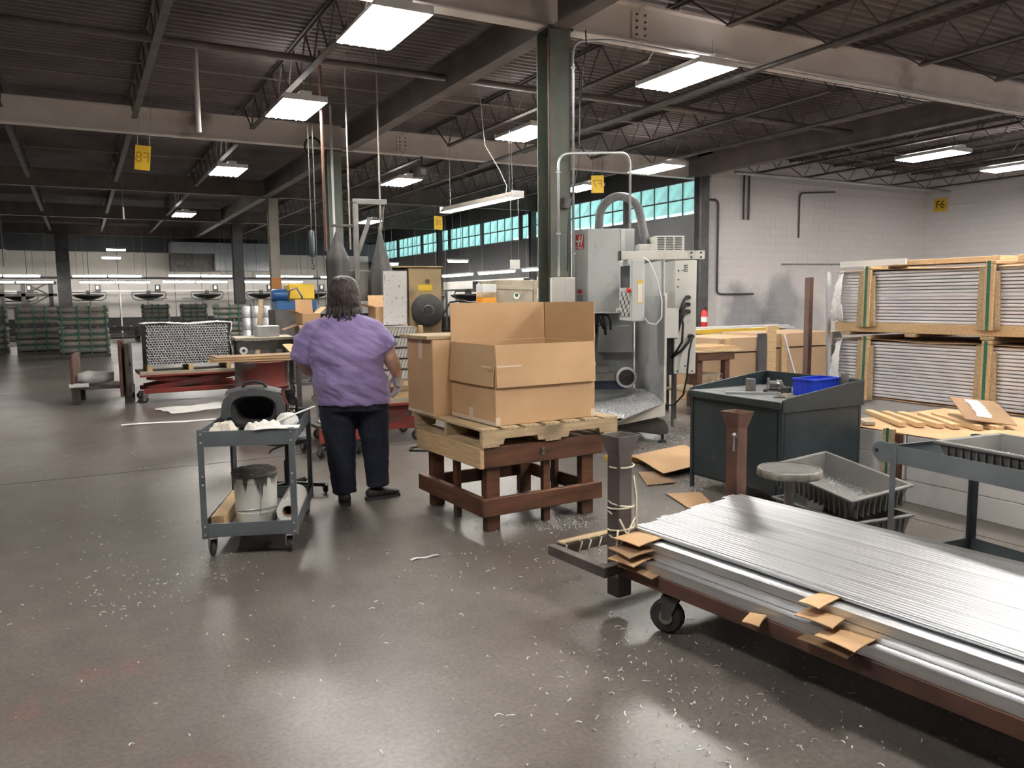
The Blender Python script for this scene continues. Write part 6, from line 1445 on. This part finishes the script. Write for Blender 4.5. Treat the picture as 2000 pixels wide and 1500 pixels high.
    part('brace', M['dsteel'], t, lambda m: m.bar((.85,.05,1.9),(1.75,.05,2.4), .05, .06)); part('brace', M['dsteel'], t, lambda m: m.bar((.85,.08,2.4),(1.75,.08,1.9), .05, .06)); part('brace', M['dsteel'], t, lambda m: m.bar((.85,.05,1.35),(1.75,.05,1.85), .05, .06))
    # ---- oven enclosure hanging high on the far wall
    t = thing('oven_enclosure', 'grey sheet metal enclosure high on the far wall', 'enclosure', (3.75, 39.2, 2.95))
    gm = mat('enclosure_grey', (.30,.31,.33), (.24,.25,.27), rough=.5, scale=1.2)
    for k in range(5): B('enclosure_panel', gm, t, k*.93+.006, (k+1)*.93-.006, 0, 1.2, (.8 if k < 2 else .02), 1.3)
    B('enclosure_soffit', M['dsteel'], t, 0, 1.86, .3, 1.2, .0, .79)
    for x in (.3, 2.2, 4.2): part('hanger_rod', M['dsteel'], t, lambda m: m.cyl((x,.6,1.3),(x,.6,ZD+.01-2.95), .02, 6))
    for x in (.0, .9, 1.8): B('hanger_post', M['dsteel'], t, x, x+.07, 0, .1, -.02, .8)
    # ---- strip lights over the far benches
    tb = emat('strip_glow', (1,.96,.9), 9.0)
    def strip(x, y, z, rz, lab, n=2, L=1.9):
        t = thing('strip_light', lab, 'light fixture', (x,y,z), rz, 'far strip lights')
        for k in range(n):
            B('tray', M['white'], t, k*L, (k+1)*L-.03, -.07, .07, .03, .08); part('tube', tb, t, lambda m: m.cyl((k*L+.03,0,0),((k+1)*L-.06,0,0), .04, 8))
        for xx in (.2, n*L-.3): part('hanger', M['steel'], t, lambda m: m.cyl((xx,0,.08),(xx,0,ZD+.015-z), .008, 4))
    for i, (x, y, z, lab) in enumerate(((-4.1,38.8,2.68,'leftmost pair, upper line'),(-3.6,37.6,2.40,'leftmost pair, lower line'),(-.25,38.8,2.68,'second pair, upper line'),(.0,37.6,2.40,'second pair, lower line'),(3.5,38.4,2.70,'third pair, upper line'),(3.15,37.4,2.42,'third pair, lower line'),(7.3,38.6,2.70,'fourth pair, upper line'),(6.5,37.4,2.42,'fourth pair, lower line'),(10.3,38.4,2.66,'fifth, behind the person'))): strip(x, y, z, 0, 'long strip light over the far benches, %s' % lab, L=1.37)
    for i, y in enumerate((19.8, 23.0, 26.2, 29.4)): strip(12.6, y, 2.42, PI/2, 'strip light under the clerestory wall, %s from the column' % ORD[i], n=2, L=1.35)
    for i, (x, y, z) in enumerate(((1.05,37.2,3.72),(.9,38.5,3.45),(10.6,30.5,2.95),(11.0,24.8,2.8))): strip(x, y, z, 0, 'small high lamp in the dark hall, %s from the left' % ORD[i], 1, .8)
    # white lining low on the side wall
    B('wall_lining', M['panelw'], bpy.data.objects['wall_side'], -.05, 0, .2, 25.5, 0, 2.25, bevel=0)
    # dark clutter bench under the side strip lights
    t = thing('side_bench', 'long dark workbench under the clerestory wall', 'bench', (11.9, 18.5, 0))
    B('bench_top', M['dsteel'], t, 0, .9, 0, 13, .85, .92)
    for k in range(8): B('leg', M['dsteel'], t, .05, .85, k*1.8+.05, k*1.8+.15, 0, .85)
    for i, y in enumerate((20.5, 24.0, 27.5)):
        copy_tree(tr, None, (11.4, y, 1.5), .3, 'black saucer trolley near the side wall, %s from the column' % ORD[i])
    t = thing('trolley_rail', 'dark rail carrying trolleys beside the clerestory wall', 'rail', (11.4,18.0,0))
    B('rail', M['dsteel'], t, -.03, .03, 0, 14, 1.8, 1.86)
    for y in (.3, 4.5, 8.0, 11.5, 13.6): B('rail_post', M['dsteel'], t, .035, .095, y-.03, y+.03, 0, 1.86)
far_end()
# ================================================================ HANGING THINGS
def hanging():
    def sign(name, txt, lab, loc, rz, W, H, mirror=False, mm='signy', wire=.5, tilt=0, ink=(.06,.04,.02)):
        t = thing(name, lab, 'sign', loc, rz); t.rotation_euler = (0, tilt, rz)
        B('sign_board', M[mm], t, -W/2, W/2, -.003, .003, -H/2, H/2, bevel=.001)
        if txt: text(txt, H*.62, (0,-.0045,-.0), t, mat('sign_ink_%.2f' % ink[0], ink, rough=.6), mirror=mirror, align='CENTER', name='sign_lettering')
        if wire:
            for x in (-W*.38, W*.38): part('wire', M['steel'], t, lambda m: m.cyl((x,0,H/2),(x,0,ZD+.01-loc[2]), .0035, 4))
    faded = (.45,.24,.02)
    sign('bay_sign', 'F8', 'yellow hanging sign with reversed F8, tilted, on the left', (1.0, 14.0, 3.78), -.35, .23, .38, True, wire=.55, tilt=.10, ink=faded)
    sign('bay_sign', 'F7', 'yellow hanging sign with reversed F7 near the green column', (9.15, 13.25, 3.75), -.55, .25, .34, True, wire=.6, ink=faded)
    sign('bay_sign', 'F8', 'small dark yellow sign turned edgewise in mid hall', (8.75, 20.3, 3.6), .45, .34, .36, True, wire=.8, ink=faded)
    sign('bay_sign', '', 'far sign seen edge on in the dark left hall', (1.07, 22.0, 3.72), 1.42, .3, .3, wire=.8, mm='tan')
    sign('bay_sign', '', 'blank cream sign hanging left of the green column', (9.65, 17.6, 2.37), -.5, .25, .23, wire=1.9, mm='cncw')
    sign('bay_sign', '', 'blank cream sign cut by the left picture edge', (-2.28, 29.9, 3.05), 0, .62, .4, wire=1.2, mm='cncw')
    # F6 on the right wall
    t = thing('bay_sign', 'yellow F6 sign on the right block wall', 'sign', (XR-.036, 14.77, 4.12), -PI/2)
    B('sign_board', M['signy'], t, -.20, .20, -.003, .003, -.19, .19, bevel=.001); text('F6', .30, (0,-.005,0), t, mat('sign_ink_dark', (.06,.03,.01), rough=.6), align='CENTER', name='sign_lettering')
    # hanging shop light
    t = thing('shop_light', 'tilted shop light hanging on wires left of the green column', 'light fixture', (6.20, 12.6, 3.1), .055)
    L = 2.55
    part('reflector', M['greycol'], t, lambda m: m.prism([(-.12,.03),(-.04,.12),(.04,.12),(.12,.03),(.125,.035),(.045,.13),(-.045,.13),(-.125,.035)], 'y', -L/2, L/2))
    for x in (-.05,.05): part('tube', emat('tube_glow', (1,.97,.92), LAMP), t, lambda m: m.cyl((x,-L/2+.03,.04),(x,L/2-.03,.04), .016, 8))
    for y in (-L/2, L/2): B('end_cap', M['white'], t, -.12,.12,y-.01,y+.01,.02,.13)
    for x in (-.03,.03): part('hanger_wire', M['steel'], t, lambda m: m.cyl((x,-L*.42,.13),(x*.3,-L*.42,1.955), .004, 4))
    part('hanger_wire', M['steel'], t, lambda m: m.cyl((0,L*.42,.13),(0,L*.42,1.955), .004, 4))
    part('power_cord', M['paper'], t, lambda m: m.tube([(0,-L*.36,.13),(.02,-L*.36,.25),(-.12,-L*.36,.5),(-.3,-L*.3,.9),(-.4,-L*.3,1.95)], .006, 5), smooth=True)
    # vertical drops behind the person
    def drop(name, lab, x, y, z0, z1, r, mm, cat='cable', n=6):
        o = part(name, M[mm], None, lambda m: m.cyl((0,0,0),(0,0,z1-z0), r, n), loc=(x,y,z0)); tag(o, lab, cat); return o
    t = thing('hoist', 'hoist cable pair with a grey cylinder, far behind the person', 'hoist', (3.25, 12.55, 2.2))
    part('hoist_cable', M['dsteel'], t, lambda m: m.cyl((0,0,.4),(0,0,2.86), .008, 5)); part('hoist_cylinder', M['cab'], t, lambda m: m.lathe([(0,0),(.04,.0),(.045,.02),(.045,.38),(.02,.41),(0,.41)], 14), auto=40)
    part('hoist_cable', M['dsteel'], t, lambda m: m.cyl((.07,.0,-.75),(.07,0,2.86), .008, 5)); part('hoist_hook', M['dsteel'], t, lambda m: m.tube([(0,0,0),(0,0,-.1),(.03,0,-.15),(.02,0,-.2),(-.02,0,-.18)], .012, 6))
    drop('drop_pipe', 'thin red pipe dropping from the roof behind the person', 3.20, 11.57, 2.23, 5.06, .022, 'rust', 'pipe')
    drop('drop_pipe', 'white pipe dropping beside the second green column', 4.22, 14.65, 1.2, 5.06, .022, 'white', 'pipe')
    drop('drop_pipe', 'pale thin rod hanging above the dust bags', 3.53, 11.45, 2.25, 5.06, .012, 'greycol', 'rod')
    drop('drop_pipe', 'grey thin rod hanging right of the dust bags', 3.95, 11.3, 1.6, 5.06, .012, 'greycol', 'rod')
    drop('drop_pipe', 'thin wire hanging at the far left edge', -1.9, 27.5, 2.6, 5.06, .012, 'dsteel', 'wire')
    # coiled hose on the second beam and heater box
    o = part('hose_coil', M['black'], None, lambda m: m.tube([(.16*math.cos(q), .03*math.sin(q*2), .16*math.sin(q)) for q in [PI*k/12 for k in range(25)]], .02, 7), loc=(4.05,15.28,4.42), smooth=True); tag(o, 'black hose coil hung on the second beam', 'hose')
    t = thing('flood_lamp', 'small dark flood lamp box under the second beam', 'lamp', (6.3, 15.42, 4.1)); B('case', M['dsteel'], t, -.15,.15,-.1,.1,-.1,.1); B('lens', M['steel'], t, -.06,.06,-.105,-.1,-.06,.06); B('bracket', M['dsteel'], t, -.02,.02,-.02,.02,.1,.33)
    # diagonal knee braces
    for i, (a, b_) in enumerate((((-.91,15.4,4.55),(-2.3,15.4,5.0)),)): pass
hanging()
# ================================================================ SWARF ON THE FLOOR
def swarf():
    def strips(name, lab, spots, mm, seed, smin=.008, smax=.035):
        random.seed(seed); m = MB()
        for (cx, cy, sx, sy, n) in spots:
            for _ in range(int(n*(.55 if cx < 3.2 and name == 'metal_shavings' else 1))):
                x, y = random.gauss(cx, sx), random.gauss(cy, sy); L = random.uniform(smin, smax)*random.choice((.35,.5,.7,1)); a = random.uniform(0, 2*PI); c = random.uniform(-1.5,1.5)
                w = .0022; pts = []
                for k in range(4):
                    f = k/3; an = a+c*f; pts.append((x+L*f*math.cos(an), y+L*f*math.sin(an)))
                vs = []
                z = .0015+random.uniform(0,.003)
                for k, (px_, py_) in enumerate(pts):
                    nx, ny = -math.sin(a+c*k/3)*w, math.cos(a+c*k/3)*w; lift = .004*math.sin(PI*k/3)
                    vs += [(px_-nx,py_-ny,z+lift), (px_+nx,py_+ny,z+lift+.0012), (px_,py_,z+lift-.0014)]
                m.add(vs, [q for k in range(3) for q in ((3*k,3*k+1,3*k+4,3*k+3),(3*k+1,3*k+2,3*k+5,3*k+4),(3*k+2,3*k,3*k+3,3*k+5))])
        o = m.build(name, mm, None); tag(o, lab, 'swarf', kind='stuff')
    sw = mat('swarf_white', (.8,.8,.78), (.6,.6,.6), rough=.4, metal=.3, scale=30)
    strips('metal_shavings', 'white metal shavings strewn over the floor', (
        (.3,4.6,.28,.22,150),(.1,4.3,.2,.1,50),(.55,4.5,.1,.1,40),(.2,5.3,.5,.5,120),(1.2,3.2,.9,.8,200),(1.9,2.0,.28,.35,260),(2.05,2.5,.3,.3,260),(1.7,1.5,.5,.4,220),(2.5,3.6,.4,.5,160),(2.2,4.0,.4,.2,90),(1.0,7.4,1.0,1.2,300),(.9,9.5,1.2,1.5,150),(1.6,5.2,.6,.5,90),(3.3,4.9,.3,.4,100)), sw, 3)
    strips('metal_shavings', 'heap of white shavings under the timber stand', ((2.75,4.35,.16,.07,320),(2.62,4.5,.2,.12,160)), sw, 5, .006, .022)
    strips('metal_shavings', 'glittering chips heaped on the floor around the machine', ((5.5,6.3,.35,.45,1500),(5.9,6.9,.4,.4,900),(4.75,5.95,.3,.25,500),(4.55,5.3,.2,.25,260),(4.4,4.75,.25,.15,260),(5.0,5.6,.3,.3,400)), sw, 9, .006, .026)
    random.seed(21)
    o = MB().grid(lambda u, v: (-.09+.18*u, -.012+.024*v+.01*math.sin(5*u), .004*math.sin(9*u)+.004), 10, 2, (0,0,.0015)).build('shaving_curl', sw, None, loc=(1.68,4.2,0), rot=(0,0,.1)); tag(o, 'long white curled shaving alone on the floor before the stand', 'shaving')
    o = B('wood_sliver', M['wood'], None, -.06,.06,-.008,.008,0,.008); o.location = (1.62,.95,.0045); o.rotation_euler = (0,0,-.6); tag(o, 'thin wood sliver on the floor at the picture bottom', 'wood')
    # chips lying on the floor sheet and benches
swarf()
